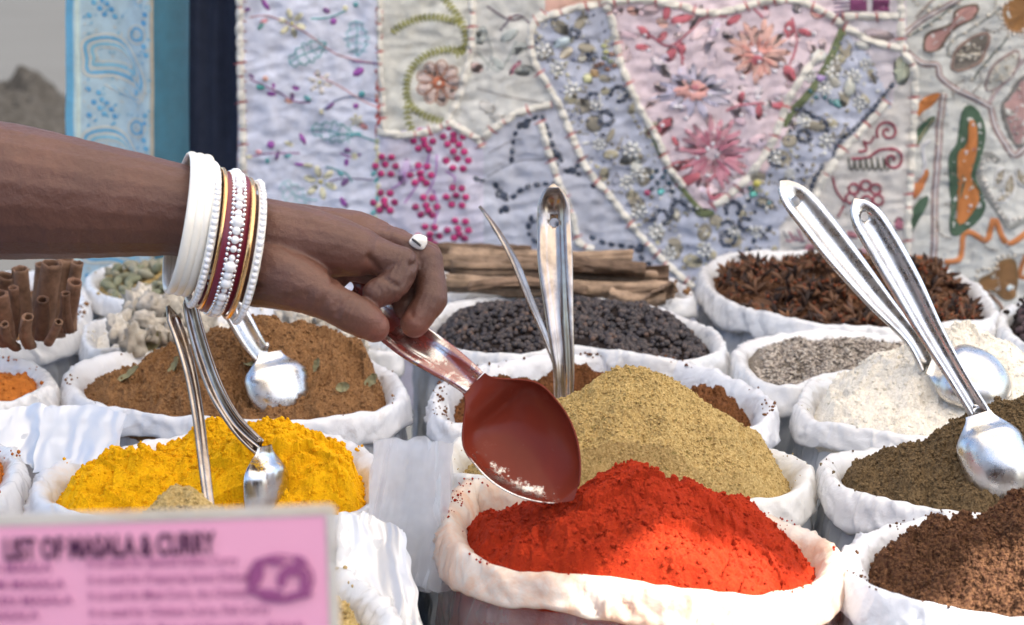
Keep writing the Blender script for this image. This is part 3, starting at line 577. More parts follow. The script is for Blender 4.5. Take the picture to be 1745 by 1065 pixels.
# long cinnamon bark at the back
bl = [((765, 432), (1078, 437), 15, 1.80, 'long rounded roll of cinnamon bark on top of the back pile'), ((760, 480), (1150, 492), 11, 1.74, 'lowest long cinnamon bark, lying along the front of the back pile'),
      ((770, 462), (1120, 478), 13, 1.77, 'flat split cinnamon bark second from the bottom of the back pile'), ((850, 455), (1140, 468), 13, 1.80, 'dark brown cinnamon bark behind the flat split one'),
      ((750, 447), (930, 452), 12, 1.78, 'short dark cinnamon bark at the left of the back pile beside the hand'), ((1040, 500), (1135, 508), 9, 1.72, 'short broken cinnamon bark at the right front corner of the pile'),
      ((1105, 518), (1150, 490), 10, 1.71, 'reddish flat chip of cinnamon bark leaning on the bag rim'), ((930, 446), (1100, 460), 11, 1.75, 'thin cinnamon bark roll in the middle of the back pile'), ((740, 425), (905, 428), 8, 1.84, 'pale cinnamon bark at the very back of the pile'),
      ((800, 490), (1000, 497), 8, 1.73, 'narrow pale cinnamon bark resting on the front rim')]
for i, (a, b, r, d, lb) in enumerate(bl):
    V, F = roll(PD(a[0], a[1], d), PD(b[0], b[1], d-.01), r*1.75*d/FP, .66+.2*(i % 3), 50+i, .85, .30, 34)
    put('cinnamon_bark', V, F, CINB, label=lb, cat='cinnamon bark', group='long cinnamon bark at the back')
# bay leaf scraps
BAY = m_plain('bay_leaf', (.27, .26, .14), .6, .35, bumps=(150, .3, .001), var=(40, (.20, .17, .09)))
for px, py, L, w, yaw, tilt, lb in [(262, 592, 62, 28, .9, 1.1, 'largest pale green bay leaf scrap, standing at the back of the curry powder'), (222, 645, 46, 18, .6, .5, 'pale bay leaf scrap lying at the left edge of the curry powder'),
                                (300, 628, 36, 15, 1.1, .7, 'small bay leaf scrap in the middle of the curry heap'), (585, 665, 24, 17, .2, 1.2, 'curled bay leaf scrap on the right slope of the curry powder'),
                                (433, 628, 34, 10, 0, .4, 'dark green bay leaf scrap beside the ladle in the curry powder'), (635, 655, 30, 20, .8, .8, 'bay leaf scrap at the right edge of the curry powder'), (541, 627, 26, 12, 1.2, 1., 'thin bay leaf scrap right of the ladle in the curry powder')]:
    d = 1.40; s = d/FP; u = np.linspace(-1, 1, 14); v = np.linspace(-1, 1, 6); U, W = np.meshgrid(u, v, indexing='ij'); ww = np.clip(1-np.abs(U)**2.2, .05, 1)**.6
    X = U*L/2*s; Y = W*w/2*s*ww; Z = .25*w*s*(W**2)*ww+.12*L*s*U**2+.002*perlin(U*2, W*2, int(px))
    Vl = np.stack([X, Y, Z], -1).reshape(-1, 3)@rotm(tilt, 0, 0).T; cz = math.cos(yaw); sz = math.sin(yaw); Vr = Vl.copy(); Vr[:, 0] = Vl[:, 0]*cz-Vl[:, 2]*sz; Vr[:, 2] = Vl[:, 0]*sz+Vl[:, 2]*cz
    base = PZ(px, py, ZB)
    # find the heap surface along the view ray
    ts = np.linspace(1.1, 1.6, 400); Q = C0+ray(px, py)*ts[:, None]; hz = b_cur.H(Q[:, 0], Q[:, 1]); k = np.where(Q[:, 2] < hz)[0]; Q0 = Q[k[0]] if len(k) else base
    put('bay_leaf', Vr+Q0+np.array([0, -.002, .003]), grid_faces(14, 6), BAY, label=lb, cat='bay leaf')
# packing bags of thin clear plastic standing between the spice bags
FILM = m_plastic('thin_film', (.86, .87, .89), transl=.55, clear=.42, rough=.55, bs_=.1)
def film(px, d, seed, label, amp=.006, layers=3, name='packing_bag'):
    """stack of soft film bags: corners tl, tr, br, bl in the photo at depths d"""
    e = None; c = PD([p[0] for p in px], [p[1] for p in px], d); O = c.mean(0); O[2] = c[:, 2].min(); e = empty(name, O, label, 'packing bag')
    for L in range(layers):
        n, m = 46, 60; u = np.linspace(0, 1, n)[:, None]; v = np.linspace(0, 1, m)[None]
        P = (c[0]*((1-u)*(1-v))[..., None]+c[1]*(u*(1-v))[..., None]+c[2]*(u*v)[..., None]+c[3]*((1-u)*v)[..., None])
        f = 1-np.abs(fbm(u*2.6+L*3.1+v*.4, v*.7+L, seed+L*7, 2))*2; g = fbm(u*9+v*2, v*5, seed+L*5+2, 3)
        P[..., 1] += amp*f*.4+amp*.06*g+L*.010-.006*np.cos(u*math.pi*2+L)
        P[..., 0] += .003*fbm(u*2, v*3, seed+L+30, 2)+.004*L*(v-.5); P[..., 2] += .003*fbm(u*4, v*1, seed+L+31, 2)-L*.004
        put('film_layer', P, grid_faces(n, m), FILM, e)
    return e
film([(640, 748), (772, 752), (765, 1000), (610, 1010)], [1.10, 1.10, 1.10, 1.10], 3, 'stack of thin clear plastic bags standing in the middle gap, left of the red powder')
film([(580, 870), (690, 900), (720, 1080), (570, 1060)], [1.06, 1.07, 1.0, 1.0], 9, 'crumpled clear plastic sheet hanging below the stack of packing bags, beside the pink card', .005, 2)
film([(78, 690), (215, 700), (190, 790), (60, 800)], [1.27, 1.27, 1.2, 1.2], 15, 'small folded clear plastic bag between the curry bag and the turmeric bag', .004, 2)
film([(-20, 700), (110, 690), (95, 800), (-20, 790)], [1.29, 1.29, 1.24, 1.24], 21, 'soft white plastic film drooping over the gap at the left edge', .005, 2)
# ------------------------------------------------------------------ steel ladles
MET = m_metal('steel', dust=(.20, .15, .11), damt=.35, lo=.48, hi=.66, rough=.26)
METR = m_metal('steel_red_dust', dust=(.155, .020, .009), damt=.985, lo=.12, hi=.25, rough=.2, col=(.7, .69, .68), lip=(-.001, .005))
METRH = m_metal('steel_red_smear', dust=(.26, .04, .028), damt=.8, lo=.36, hi=.52, rough=.2)
METB = m_metal('steel_brown_dust_reflection', dust=(.13, .085, .055), damt=.5, lo=.42, hi=.65, rough=.17, col=(.40, .345, .305))  # brown reflections painted in as metal colour and extra dust
METY = m_metal('steel_yellow_dust', dust=(.8, .42, .01), damt=.7, lo=.54, hi=.62, rough=.2)
def handle(P, W, nrm, parent, mat, hole=None, groove=.0026, th=.0011):
    """P: 3D path from the tip down to the bowl; W: full widths; nrm: face normals along it"""
    n, m = 70, 17; K = len(P); Q = cr(np.hstack([np.asarray(P, float), np.asarray(W, float)[:, None], np.asarray(nrm, float)*.2]), n)
    C = Q[:, :3]; w = Q[:, 3]/2; Nn = Q[:, 4:7]; T = np.gradient(C, axis=0); T /= np.linalg.norm(T, axis=1)[:, None]
    Nn = Nn-(Nn*T).sum(1)[:, None]*T; Nn /= np.linalg.norm(Nn, axis=1)[:, None]; S = np.cross(T, Nn)
    L = np.r_[0, np.cumsum(np.linalg.norm(np.diff(C, axis=0), axis=1))]
    w0 = w.max(); tip = np.clip(L/(w0*1.7), 0, 1); wt = np.clip(1-(1-tip)**2.1, .004, 1)**.62; w = w*wt
    u = np.sin(np.linspace(-1, 1, m)*math.pi/2*.98); u = np.sign(u)*np.abs(u)**.8
    gt = np.clip((L-w0*.55)/(w0*.8), 0, 1); gt = gt*gt*(3-2*gt)
    prof = (-np.clip(1-(np.abs(u)/.62)**2.2, 0, 1)[None]*gt[:, None]*groove*(w/w0)[:, None]**.5 - np.clip((np.abs(u)-.86)/.14, 0, 1)[None]**2*.0012)
    top = C[:, None]+S[:, None]*(u[None]*w[:, None])[..., None]+Nn[:, None]*prof[..., None]; bot = top-Nn[:, None]*th
    V = np.vstack([top.reshape(-1, 3), bot.reshape(-1, 3)]); o = n*m
    F = [list(f) for f in grid_faces(n, m)]+[list(f)[::-1] for f in grid_faces(n, m, off=o)]
    for i in range(n-1): F.append([(i+1)*m, i*m, o+i*m, o+(i+1)*m]); e = m-1; F.append([i*m+e, (i+1)*m+e, o+(i+1)*m+e, o+i*m+e])
    for j in range(m-1): F.append([j, j+1, o+j+1, o+j]); b = (n-1)*m; F.append([b+j+1, b+j, o+b+j, o+b+j+1])
    ob = put('handle', V, F, mat, parent)
    if hole is not None:
        i = int(np.argmin(np.abs(L-hole))); c = C[i]-ORG[parent.name]; V, F = tube([c-Nn[i]*.02, c+Nn[i]*.02], w0*.26, 24); cut = mesh('cut', V, F, None, False)
        co_ = bpy.data.objects.new('cut', cut); COL.objects.link(co_); co_.parent = parent; md = ob.modifiers.new('b', 'BOOLEAN'); md.object = co_; md.operation = 'DIFFERENCE'; md.solver = 'EXACT'
        bm = bmesh.new(); bm.from_mesh(ob.data); bmesh.ops.recalc_face_normals(bm, faces=bm.faces); bm.to_mesh(ob.data); bm.free()
        bm = bmesh.new(); bm.from_mesh(cut); bmesh.ops.recalc_face_normals(bm, faces=bm.faces); bm.to_mesh(cut); bm.free()
        bpy.context.view_layer.update(); dg = bpy.context.evaluated_depsgraph_get(); nm = bpy.data.meshes.new_from_object(ob.evaluated_get(dg)); ob.modifiers.clear(); ob.data = nm; bpy.data.objects.remove(co_)
        nm.materials.clear(); nm.materials.append(mat); nm.polygons.foreach_set('use_smooth', np.ones(len(nm.polygons), bool))
    return ob
def bowl(c, nrm, tow, r, depth, parent, mat, hw, Lr=1.15, tip=.2, th=.0011, flat=.62):
    """spoon bowl swept from the neck to the tip. c: centre of the mouth, nrm: opening direction, tow: direction of the handle, r: half width, Lr: half length / half width"""
    c = np.array(c, float); Nn = np.array(nrm, float); Nn /= np.linalg.norm(Nn); T = np.array(tow, float); T -= (T*Nn).sum()*Nn; T /= np.linalg.norm(T); S = np.cross(Nn, T)
    n, m = 64, 41; t = 1-np.cos(np.linspace(0, math.pi/2, n))[::-1]; t = np.linspace(0, 1, n); t = np.sin(t*math.pi/2)**1.0; u = np.sin(np.linspace(-1, 1, m)*math.pi/2)
    k = np.clip(t/.42, 0, 1); sm = k*k*(3-2*k); w = hw+(r-hw)*np.sin(sm*math.pi/2)
    q = np.clip((t-.45)/.55, 0, 1); w = np.where(t > .45, r*np.clip(1-q**(2.3-.5*tip), 1e-5, 1)**(.5+.5*tip), w)
    f = np.clip((w-hw*.8)/(r-hw*.8), 0, 1)**.9*np.clip(t/.22, 0, 1)**1.5*np.clip((1-t)/.04, 0, 1)**.4; L = r*Lr*2
    prof = -(depth*f[:, None]*np.clip(1-np.abs(u)**2.1, 0, 1)[None]**flat) - .0014*np.clip(1-t/.3, 0, 1)[:, None]*np.clip(1-np.abs(u)**2.2, 0, 1)[None]
    A = c+T*((.5-t)*L)[:, None, None]+S*(u[None]*w[:, None])[..., None]; top = A+Nn*prof[..., None]
    gu = np.gradient(top, axis=1); gt = np.gradient(top, axis=0); nv = np.cross(gt, gu); nv /= np.linalg.norm(nv, axis=-1)[..., None]+1e-12; sg_ = np.sign((nv*Nn).sum(-1))[..., None]; nv = np.where(sg_ == 0, Nn, nv*sg_)
    bot = top-nv*th; V = np.vstack([top.reshape(-1, 3), bot.reshape(-1, 3)]); o = n*m
    F = [list(f_) for f_ in grid_faces(n, m)]+[list(f_)[::-1] for f_ in grid_faces(n, m, off=o)]
    for i in range(n-1): F.append([(i+1)*m, i*m, o+i*m, o+(i+1)*m]); e = m-1; F.append([i*m+e, (i+1)*m+e, o+(i+1)*m+e, o+i*m+e])
    return put('bowl', V, F, mat, parent)
def ladle(label, hp, hw, hd, hn, bc, bn, br, bd, mat=MET, bmat=None, hole=.016, groove=.0026, Lr=1.15, tip=.2, tow=None, flat=.62):
    """hp: photo points tip -> neck, hw widths in px, hd depths, hn normals; bc (px, py, depth) centre of the bowl's mouth"""
    P = PD([p[0] for p in hp], [p[1] for p in hp], hd); W = np.array(hw)*np.array(hd)/FP; b = PD(bc[0], bc[1], bc[2])
    nb = np.array(bn, float); nb /= np.linalg.norm(nb); tw = (P[-1]-b) if tow is None else RT*tow[0]+UP*tow[1]+(FW*tow[2] if len(tow) > 2 else 0); tw = tw-(tw@nb)*nb; tw /= np.linalg.norm(tw)
    P[-1] = b+tw*br*Lr*.985+nb*.0003; dn = float((P[-1]-C0)@FW)
    for k_, f_ in ((-2, .8), (-3, .45), (-4, .2)): dk = float((P[k_]-C0)@FW); P[k_] = C0+(P[k_]-C0)*((dk+(dn-dk)*f_)/dk)
    hn = list(hn); hn[-1] = tuple(nb) if np.dot(nb, hn[-1]) > -.15 else tuple(-nb); hn[-2] = tuple(np.array(hn[-2])*.45+np.array(hn[-1])*.75)
    e = empty('ladle', b-np.array([0, 0, br]), label, 'ladle', 'steel ladles')
    handle(P, W, hn, e, mat, hole, groove); bowl(b, bn, tw, br, bd, e, bmat or mat, W[-1]/2, Lr, tip, flat=flat); return e
cam_n = lambda a=0, b=0: tuple(-FW+RT*a+UP*b)
# 1 the ladle in the hand
ladle('steel ladle held in the hand, its bowl coated dark red with chilli powder', [(571, 462), (603, 494), (652, 536), (700, 575), (742, 603), (780, 630), (808, 652)], [62, 70, 74, 74, 68, 56, 50], [1.078, 1.073, 1.068, 1.065, 1.062, 1.058, 1.055],
      [cam_n(.35, .35)]*7, (891, 751, 1.047), cam_n(-.10, .20), 87*1.045/FP, .017, METRH, METR, hole=.012, groove=.0034, Lr=1.53, tip=.6, tow=(-.645, .764))
# 2, 3 upright in the brown masala
ladle('steel ladle handle facing the camera upright in the dark brown masala', [(943, 313), (944, 380), (946, 450), (952, 530), (960, 620), (962, 690)], [56, 58, 60, 50, 38, 34], [1.37, 1.37, 1.365, 1.36, 1.35, 1.345],
      [cam_n(-.1, 0)]*6, (968, 745, 1.35), cam_n(0, .3), .026, .014, METB, hole=.029, groove=.0042, tow=(-.1, 1.))
ladle('steel ladle handle seen edge-on, leaning left in the dark brown masala', [(819, 350), (846, 385), (878, 440), (906, 510), (934, 578), (955, 640)], [46, 52, 54, 46, 38, 32], [1.41, 1.40, 1.39, 1.385, 1.38, 1.375],
      [cam_n(4.2, 1.2)]*6, (975, 700, 1.385), cam_n(4.2, 1.2), .024, .013, METB, hole=None, groove=.003, tow=(-.3, 1.))
d4 = hit(b_cur, 455, 688)-.006; d5 = hit(b_tur, 455, 850)-.004; d7 = hit(b_flr, 1625, 688)-.004; d8 = hit(b_olv, 1690, 803)-.004
# 4 dug in the curry powder
ladle('steel ladle dug into the curry powder below the bangles, its domed back turned up', [(330, 420), (370, 480), (405, 535), (428, 575), (446, 600), (448, 598)], [46, 46, 44, 42, 40, 42], [d4, d4, d4, d4, d4, d4],
      [cam_n(.35, .6)]*6, (476, 664, d4+.010), (-.50, .74, -.44), .0265, .013, MET, hole=None, Lr=1.15, tow=(-.2, 1.), flat=.5)
# 5 in the turmeric
ladle('steel ladle curving down into the yellow turmeric powder', [(318, 500), (328, 550), (345, 610), (368, 670), (400, 722), (440, 760), (444, 775)], [32, 32, 33, 32, 30, 30, 32], [d5+.02, d5+.018, d5+.015, d5+.01, d5+.006, d5, d5],
      [cam_n(-.6, .25)]*6+[cam_n(-.5, .5)], (452, 842, d5+.007), (-.80, .58, -.1), .0185, .010, METB, METY, hole=None, Lr=1.7, tow=(-.12, 1.))
# 6 thin one to the hidden heap
ladle('thin steel ladle handle seen edge-on, running down behind the pink card', [(288, 520), (306, 560), (326, 625), (340, 700), (350, 780), (360, 860), (366, 900)], [40, 42, 42, 38, 34, 30, 34], [1.04, 1.04, 1.035, 1.03, 1.02, 1.01, 1.0],
      [cam_n(3.2, .3)]*7, (374, 950, 1.0), cam_n(3.2, .3), .02, .012, METB, hole=None, tow=(-.2, 1.))
# 7 in the white powder
ladle('bright steel ladle lying back over the white powder, its domed bowl turned up', [(1330, 308), (1372, 352), (1430, 425), (1495, 505), (1555, 574), (1593, 611)], [56, 62, 62, 50, 36, 38], [d7+.01]*6,
      [cam_n(-.35, 1.0)]*6, (1652, 648, d7+.014), (-.05, .55, -.80), .0285, .019, MET, hole=.020, groove=.0042, Lr=1.1, tow=(-.85, .53), flat=.5)
# 8 in the olive masala
ladle('bright steel ladle standing in the olive brown masala at the right', [(1456, 338), (1492, 392), (1540, 475), (1585, 560), (1632, 640), (1668, 700), (1672, 712)], [56, 62, 60, 48, 38, 38, 44], [d8+.012]*5+[d8+.008, d8+.006],
      [cam_n(-.35, .95)]*6+[cam_n(-.3, .6)], (1696, 785, d8+.006), (.04, .86, -.42), .0215, .015, MET, hole=.016, groove=.004, Lr=1.5, tow=(-.3, 1.))
# ------------------------------------------------------------------ the arm and hand
D0 = 1.055
# (px, py, depth offset in m, radius px)
J = {}
def jp(px, py, dz, r): return np.array(PD(px, py, D0+dz)), r*(D0+dz)/FP
def limb(pts, k=18, flat=None):
    P = [jp(*p) for p in pts]; A = np.array([np.r_[p, r] for p, r in P]); Q = cr(A, max(8, 7*len(pts))); return Q[:, :3], Q[:, 3]
mb = MB()
def capsule(pts):
    c, r = limb(pts); V, F = tube(c, r, 20); mb.add(V, F)
    for q, rr in ((c[0], r[0]), (c[-1], r[-1])): V, F = sph(q, (rr,)*3, 20, 14); mb.add(V, F)
# upper arm out of frame, elbow, forearm, wrist
capsule([(-900, -560, .02, 150), (-760, -260, .02, 148), (-620, 60, .01, 140), (-520, 240, .0, 130)])
capsule([(-540, 250, .0, 132), (-380, 296, .0, 138), (-180, 312, .0, 130), (0, 325, .0, 119), (150, 341, .0, 101), (300, 358, .0, 80), (372, 382, .002, 74), (430, 410, .004, 76), (470, 422, .006, 76)])
# palm and back of the hand
capsule([(420, 405, .004, 72), (500, 413, -.001, 66), (566, 420, -.007, 54), (606, 428, -.008, 44)])
capsule([(430, 405, .012, 66), (520, 405, .018, 56), (600, 404, .020, 46), (640, 412, .018, 39)])
capsule([(430, 410, .02, 60), (520, 410, .032, 50), (600, 405, .038, 42), (650, 413, .038, 33)])
capsule([(440, 425, .026, 54), (530, 425, .044, 46), (600, 425, .054, 38), (640, 432, .055, 30)])
capsule([(440, 455, .0, 62), (500, 458, .010, 60), (560, 452, .016, 46)])
# thumb: muscle, two phalanges
capsule([(440, 458, -.006, 66), (495, 478, -.018, 54), (545, 500, -.024, 40)])
capsule([(535, 499, -.022, 40), (570, 518, -.025, 34), (598, 533, -.026, 34), (628, 550, -.025, 31), (638, 557, -.024, 27)])
# index finger: folded tightly, tip resting on the handle
capsule([(596, 426, -.004, 43), (640, 437, -.006, 33), (684, 451, -.008, 30)])
capsule([(684, 451, -.008, 30), (681, 470, -.011, 27), (668, 488, -.014, 28)])
capsule([(668, 488, -.014, 28), (652, 495, -.016, 27), (643, 500, -.017, 25.5)])
capsule([(560, 440, .014, 34), (610, 452, .014, 30), (660, 466, .014, 26), (690, 480, .012, 22)])
# middle finger: longer, pressing the handle with its tip
capsule([(630, 412, .016, 38), (680, 424, .012, 33), (722, 448, .008, 31)])
capsule([(724, 447, .008, 32), (733, 478, .004, 27.5), (734, 510, .000, 29)])
capsule([(734, 510, .000, 29), (719, 533, -.003, 26), (706, 551, -.005, 25)])
# ring finger, carrying the ring, and little finger behind
capsule([(645, 412, .036, 32), (690, 424, .032, 28), (724, 438, .028, 27)])
capsule([(726, 438, .028, 28), (722, 478, .020, 28), (706, 510, .014, 25), (690, 524, .010, 21)])
capsule([(640, 430, .054, 28), (690, 446, .048, 24), (712, 476, .042, 22), (704, 515, .034, 19), (690, 530, .028, 17)])
m, nt, bs, out = newmat('skin'); SKIN = m
f, _ = noise_fac(nt, 22, 5, .6, .3, .7); f2, _ = noise_fac(nt, 240, 3, .6, .3, .75)
c1 = mixc(nt, f, (.138, .057, .036), (.090, .037, .025)); mm = N(nt, 'ShaderNodeMath', operation='MULTIPLY'); nt.links.new(f2, mm.inputs[0]); mm.inputs[1].default_value = .35
at = N(nt, 'ShaderNodeAttribute', attribute_name='Col'); mu = N(nt, 'ShaderNodeMix', data_type='RGBA', blend_type='MULTIPLY'); mu.inputs[0].default_value = 1
nt.links.new(mixc(nt, mm.outputs[0], c1, (.075, .032, .024)), mu.inputs[6]); nt.links.new(at.outputs[0], mu.inputs[7]); nt.links.new(mu.outputs[2], bs.inputs['Base Color']); bs.inputs['Roughness'].default_value = .50; bs.inputs['Specular IOR Level'].default_value = .45
bs.inputs['Subsurface Weight'].default_value = .06; bs.inputs['Subsurface Radius'].default_value = (.012, .005, .003); bs.inputs['Subsurface Scale'].default_value = .5
_, n1 = noise_fac(nt, 420, 4, .65, dist=.6); _, n2 = noise_fac(nt, 70, 4, .6, dist=1.2); p = bump(nt, None, n2, .32, .0015); bump(nt, bs, n1, .75, .0007, p)
person = mb.obj('person', SKIN, org=tuple(PD(-900, -560, D0)))
md = person.modifiers.new('r', 'REMESH'); md.mode = 'VOXEL'; md.voxel_size = .0010
ms = person.modifiers.new('s', 'SMOOTH'); ms.factor = .5; ms.iterations = 6
bpy.context.view_layer.update(); dg = bpy.context.evaluated_depsgraph_get(); nm = bpy.data.meshes.new_from_object(person.evaluated_get(dg)); person.modifiers.clear(); person.data = nm
nm.materials.clear(); nm.materials.append(SKIN)
# creases, tendons and knuckles pressed into the surface
co_ = np.empty(len(nm.vertices)*3, np.float32); nm.vertices.foreach_get('co', co_); co_ = co_.reshape(-1, 3).astype(float); O = ORG['person']; Wd = co_+O
no_ = np.empty(len(nm.vertices)*3, np.float32); nm.vertices.foreach_get('normal', no_); no_ = no_.reshape(-1, 3)
rel = Wd-C0; dep = rel@FW; PX = 872.5+FP*(rel@RT)/dep; PYY = 532.5-FP*(rel@UP)/dep
def seg_d(a, b, dz0):
    A = np.array(PD(a[0], a[1], D0+dz0)); B2 = np.array(PD(b[0], b[1], D0+dz0)); d = B2-A; t = np.clip(((Wd-A)@d)/(d@d), 0, 1)
    return np.linalg.norm((Wd-A-t[:, None]*d)*np.array([1, .5, 1]), axis=1)
disp = np.zeros(len(Wd))
for a, b, dz, w_, dd in [((629, 437), (642, 462), -.018, .0016, .0016), ((655, 474), (676, 486), -.022, .0013, .0013), ((700, 452), (728, 447), -.016, .0014, .0014), ((715, 508), (745, 517), -.02, .0014, .0013),
                       ((660, 455), (672, 449), -.022, .0012, .0010), ((500, 508), (577, 476), -.03, .0020, .0014), ((436, 486), (574, 470), -.024, .0019, .0042), ((571, 520), (590, 503), -.035, .0014, .0010), ((574, 535), (580, 517), -.036, .0012, .0008),
                       ((572, 448), (580, 470), -.03, .0013, .0010), ((602, 440), (607, 458), -.028, .0012, .0009), ((706, 478), (716, 500), -.018, .0016, .0010), ((690, 510), (700, 535), -.014, .0018, .0014)]:
    disp -= 1.25*dd*np.exp(-(seg_d(a, b, dz)/(w_*1.35))**2)
for a, b, dz, w_, dd in [((500, 360), (612, 372), .01, .004, .0016), ((560, 380), (700, 410), .0, .0035, .0016), ((455, 350), (530, 370), .01, .004, .0012)]:
    disp += dd*np.exp(-(seg_d(a, b, dz)/w_)**2)
disp += .0004*fbm(Wd[:, 0]*90, Wd[:, 2]*90+Wd[:, 1]*60, 7, 3)
for (kx, ky, dz) in [(682, 450, -.018), (722, 446, -.010), (606, 405, -.010), (660, 395, .01), (598, 522, -.04), (733, 512, -.015), (664, 494, -.026)]:   # fine transverse wrinkles on the knuckles
    K = np.array(PD(kx, ky, D0+dz)); dd = np.linalg.norm(Wd-K, axis=1); disp += .00035*np.sin((PX-kx)*.62+(PYY-ky)*.25+1.5*perlin(Wd[:, 0]*200, Wd[:, 2]*200, 3))*np.exp(-(dd/.0085)**2)
# pigment of the skin: darker over the knuckles, pinker on the palm side and the finger pads
pal = np.clip(-no_[:, 2]*.9-.05, 0, 1)*np.clip((PX-440)/60, 0, 1); pig = np.ones((len(Wd), 3))
pig = pig*(1+pal[:, None]*np.array([.75, .32, .30]))
for (kx, ky, dz) in [(682, 452, -.008), (722, 448, .008), (733, 512, 0), (598, 522, -.026), (664, 496, -.014)]:
    K = np.array(PD(kx, ky, D0+dz)); g_ = np.exp(-(np.linalg.norm(Wd-K, axis=1)/.013)**2); pig *= 1-.28*g_[:, None]
for (kx, ky, dz) in [(700, 560, -.005), (640, 560, -.024)]:
    K = np.array(PD(kx, ky, D0+dz)); g_ = np.exp(-(np.linalg.norm(Wd-K, axis=1)/.011)**2); pig *= 1+g_[:, None]*np.array([.55, .25, .22])
ca_ = nm.color_attributes.new('Col', 'FLOAT_COLOR', 'POINT'); cc = np.ones((len(Wd), 4), np.float32); cc[:, :3] = pig; ca_.data.foreach_set('color', cc.ravel())
co_ += no_*disp[:, None]; nm.vertices.foreach_set('co', co_.astype(np.float32).ravel()); nm.polygons.foreach_set('use_smooth', np.ones(len(nm.polygons), bool)); nm.update()
tag(person, 'person reaching in from the left, bare brown arm with bangles, hand gripping a red ladle', 'person')
# sleeve on the upper arm, outside the frame
CLO = m_plain('cotton_sleeve', (.35, .05, .08), .9, .2, bumps=(40, .5, .003))
c, r = limb([(-930, -640, .02, 175), (-850, -440, .02, 172), (-740, -220, .02, 166)]); V, F = tube(c, r, 28, False); put('sleeve', V, F, CLO, person)
# ring: enamelled head and a thin band
RW = m_plain('ring_enamel', (.82, .80, .74), .25, .6, coat=.5); RB = m_plain('ring_dark', (.02, .02, .025), .3, .5); GOLD = m_plain('gold', (.83, .50, .22), .22, .5, 1, bumps=(300, .2, .0005))
rc = np.array(PD(708, 428, D0+.032)); re = empty('finger_ring', rc, 'white enamelled ring with a black stroke on a finger knuckle', 'ring')
a = np.linspace(0, 2*math.pi, 33)[:-1]; ax1 = np.array([.25, .0, 1]); ax1 /= np.linalg.norm(ax1); ax2 = np.array([0, 1., 0]); rr_ = 28.5*D0/FP
Pc = rc+rr_*(np.cos(a)[:, None]*ax1+np.sin(a)[:, None]*ax2); V, F = tube(np.vstack([Pc, Pc[:1]]), .0012, 8, False); put('band', V, F, GOLD, re)
hc = np.array(PD(713, 412, D0-.001)); V, F = sph(hc, (.0054, .0036, .0048), 18, 12); V = V+(V-hc)*(.18*perlin(V[:, 0:1]*260, V[:, 2:3]*260, 3)); hd = put('ring_head', V, F, RW, re)
P = [np.array(PD(*q, D0-.0052)) for q in ((702, 407), (709, 412), (717, 419))]; V, F = tube(cr(P, 10), .00075, 8); put('dark_stroke', V, F, RB, hd)
# bangles
IVO = m_plain('ivory', (.80, .77, .70), .28, .55, coat=.3, bumps=(30, .1, .001)); PRL = m_plain('pearl_bead', (.80, .80, .82), .18, .6, coat=.6); MAR = m_plain('maroon_enamel', (.16, .012, .03), .35, .5)
CRY = m_metal('stone', col=(.9, .9, .92), rough=.12)
def frame(cx, cy, half, dz=0.):
    c = np.array(PD(cx, cy, D0+dz)); u = RT*.165+UP*1.0; u /= np.linalg.norm(u); ph = R(18)
    v = RT*math.sin(ph)-FW*math.cos(ph); v = v-(v@u)*u; v /= np.linalg.norm(v); n = np.cross(v, u); n = n if n[0] > 0 else -n
    return c, u, v, n, half*(D0+dz)/FP
def ringbody(fr, prof, k=96):
    """prof: list of (axial, radial) offsets of the closed cross-section"""
    c, u, v, n, r = fr; a = np.arange(k)/k*2*math.pi; prof = np.array(prof); m_ = len(prof)
    V = c+((r+prof[None, :, 1])*np.cos(a)[:, None])[..., None]*u+((r+prof[None, :, 1])*np.sin(a)[:, None])[..., None]*v+prof[None, :, 0, None]*n
    return V.reshape(-1, 3), [list(f) for f in grid_faces(k, m_, True, True)]
def circ(rx, ry, k=14, x0=0): t = np.arange(k)/k*2*math.pi; return [(x0+rx*math.cos(q), ry*math.sin(q)) for q in t]
def beads(fr, n_, r, x0, lab, mat, parent, jit=0., rad=0., el=(1, 1, 1)):
    c, u, v, n, R0 = fr; mbb = MB(); g = np.random.default_rng(n_)
    for i in range(n_):
        a = i/n_*2*math.pi; d = math.cos(a)*u+math.sin(a)*v; t = -math.sin(a)*u+math.cos(a)*v; M = np.stack([n, d, t], 1); s = r*(1+jit*(g.random()-.5))
        V, F = sph(c+(R0+rad)*d+n*x0, (s*el[0], s*el[1], s*el[2]), 9, 7, M); mbb.add(V, F)
    return mbb.obj(lab, mat, parent)
pxm = D0/FP
def bangle(label, cx, cy, half): fr = frame(cx, cy, half); return empty('bangle', fr[0]-np.array([0, 0, fr[4]]), label, 'bangle', 'bangles on the wrist'), fr
e, fr = bangle('widest bangle, ribbed ivory white, nearest the elbow', 321, 382, 118)
for k_, x0 in enumerate((-13, 0, 13)):
    V, F = ringbody(fr, circ(8.4*pxm, 5.5*pxm, 16, x0*pxm)); put('rib', V, F, IVO, e)
e, fr = bangle('pearly white beaded bangle beside the wide ivory one', 345, 400, 119)
V, F = ringbody(fr, circ(7*pxm, 4*pxm)); put('hoop', V, F, IVO, e); beads(fr, 72, 5.6*pxm, 0, 'beads', PRL, e, .3, 3*pxm)
e, fr = bangle('thin gold bangle on the elbow side of the maroon stone bangle', 359, 406, 119)
V, F = ringbody(fr, circ(4.0*pxm, 4.2*pxm)); put('hoop', V, F, GOLD, e)
e, fr = bangle('maroon bangle with a broad row of white stones', 381, 415, 117)
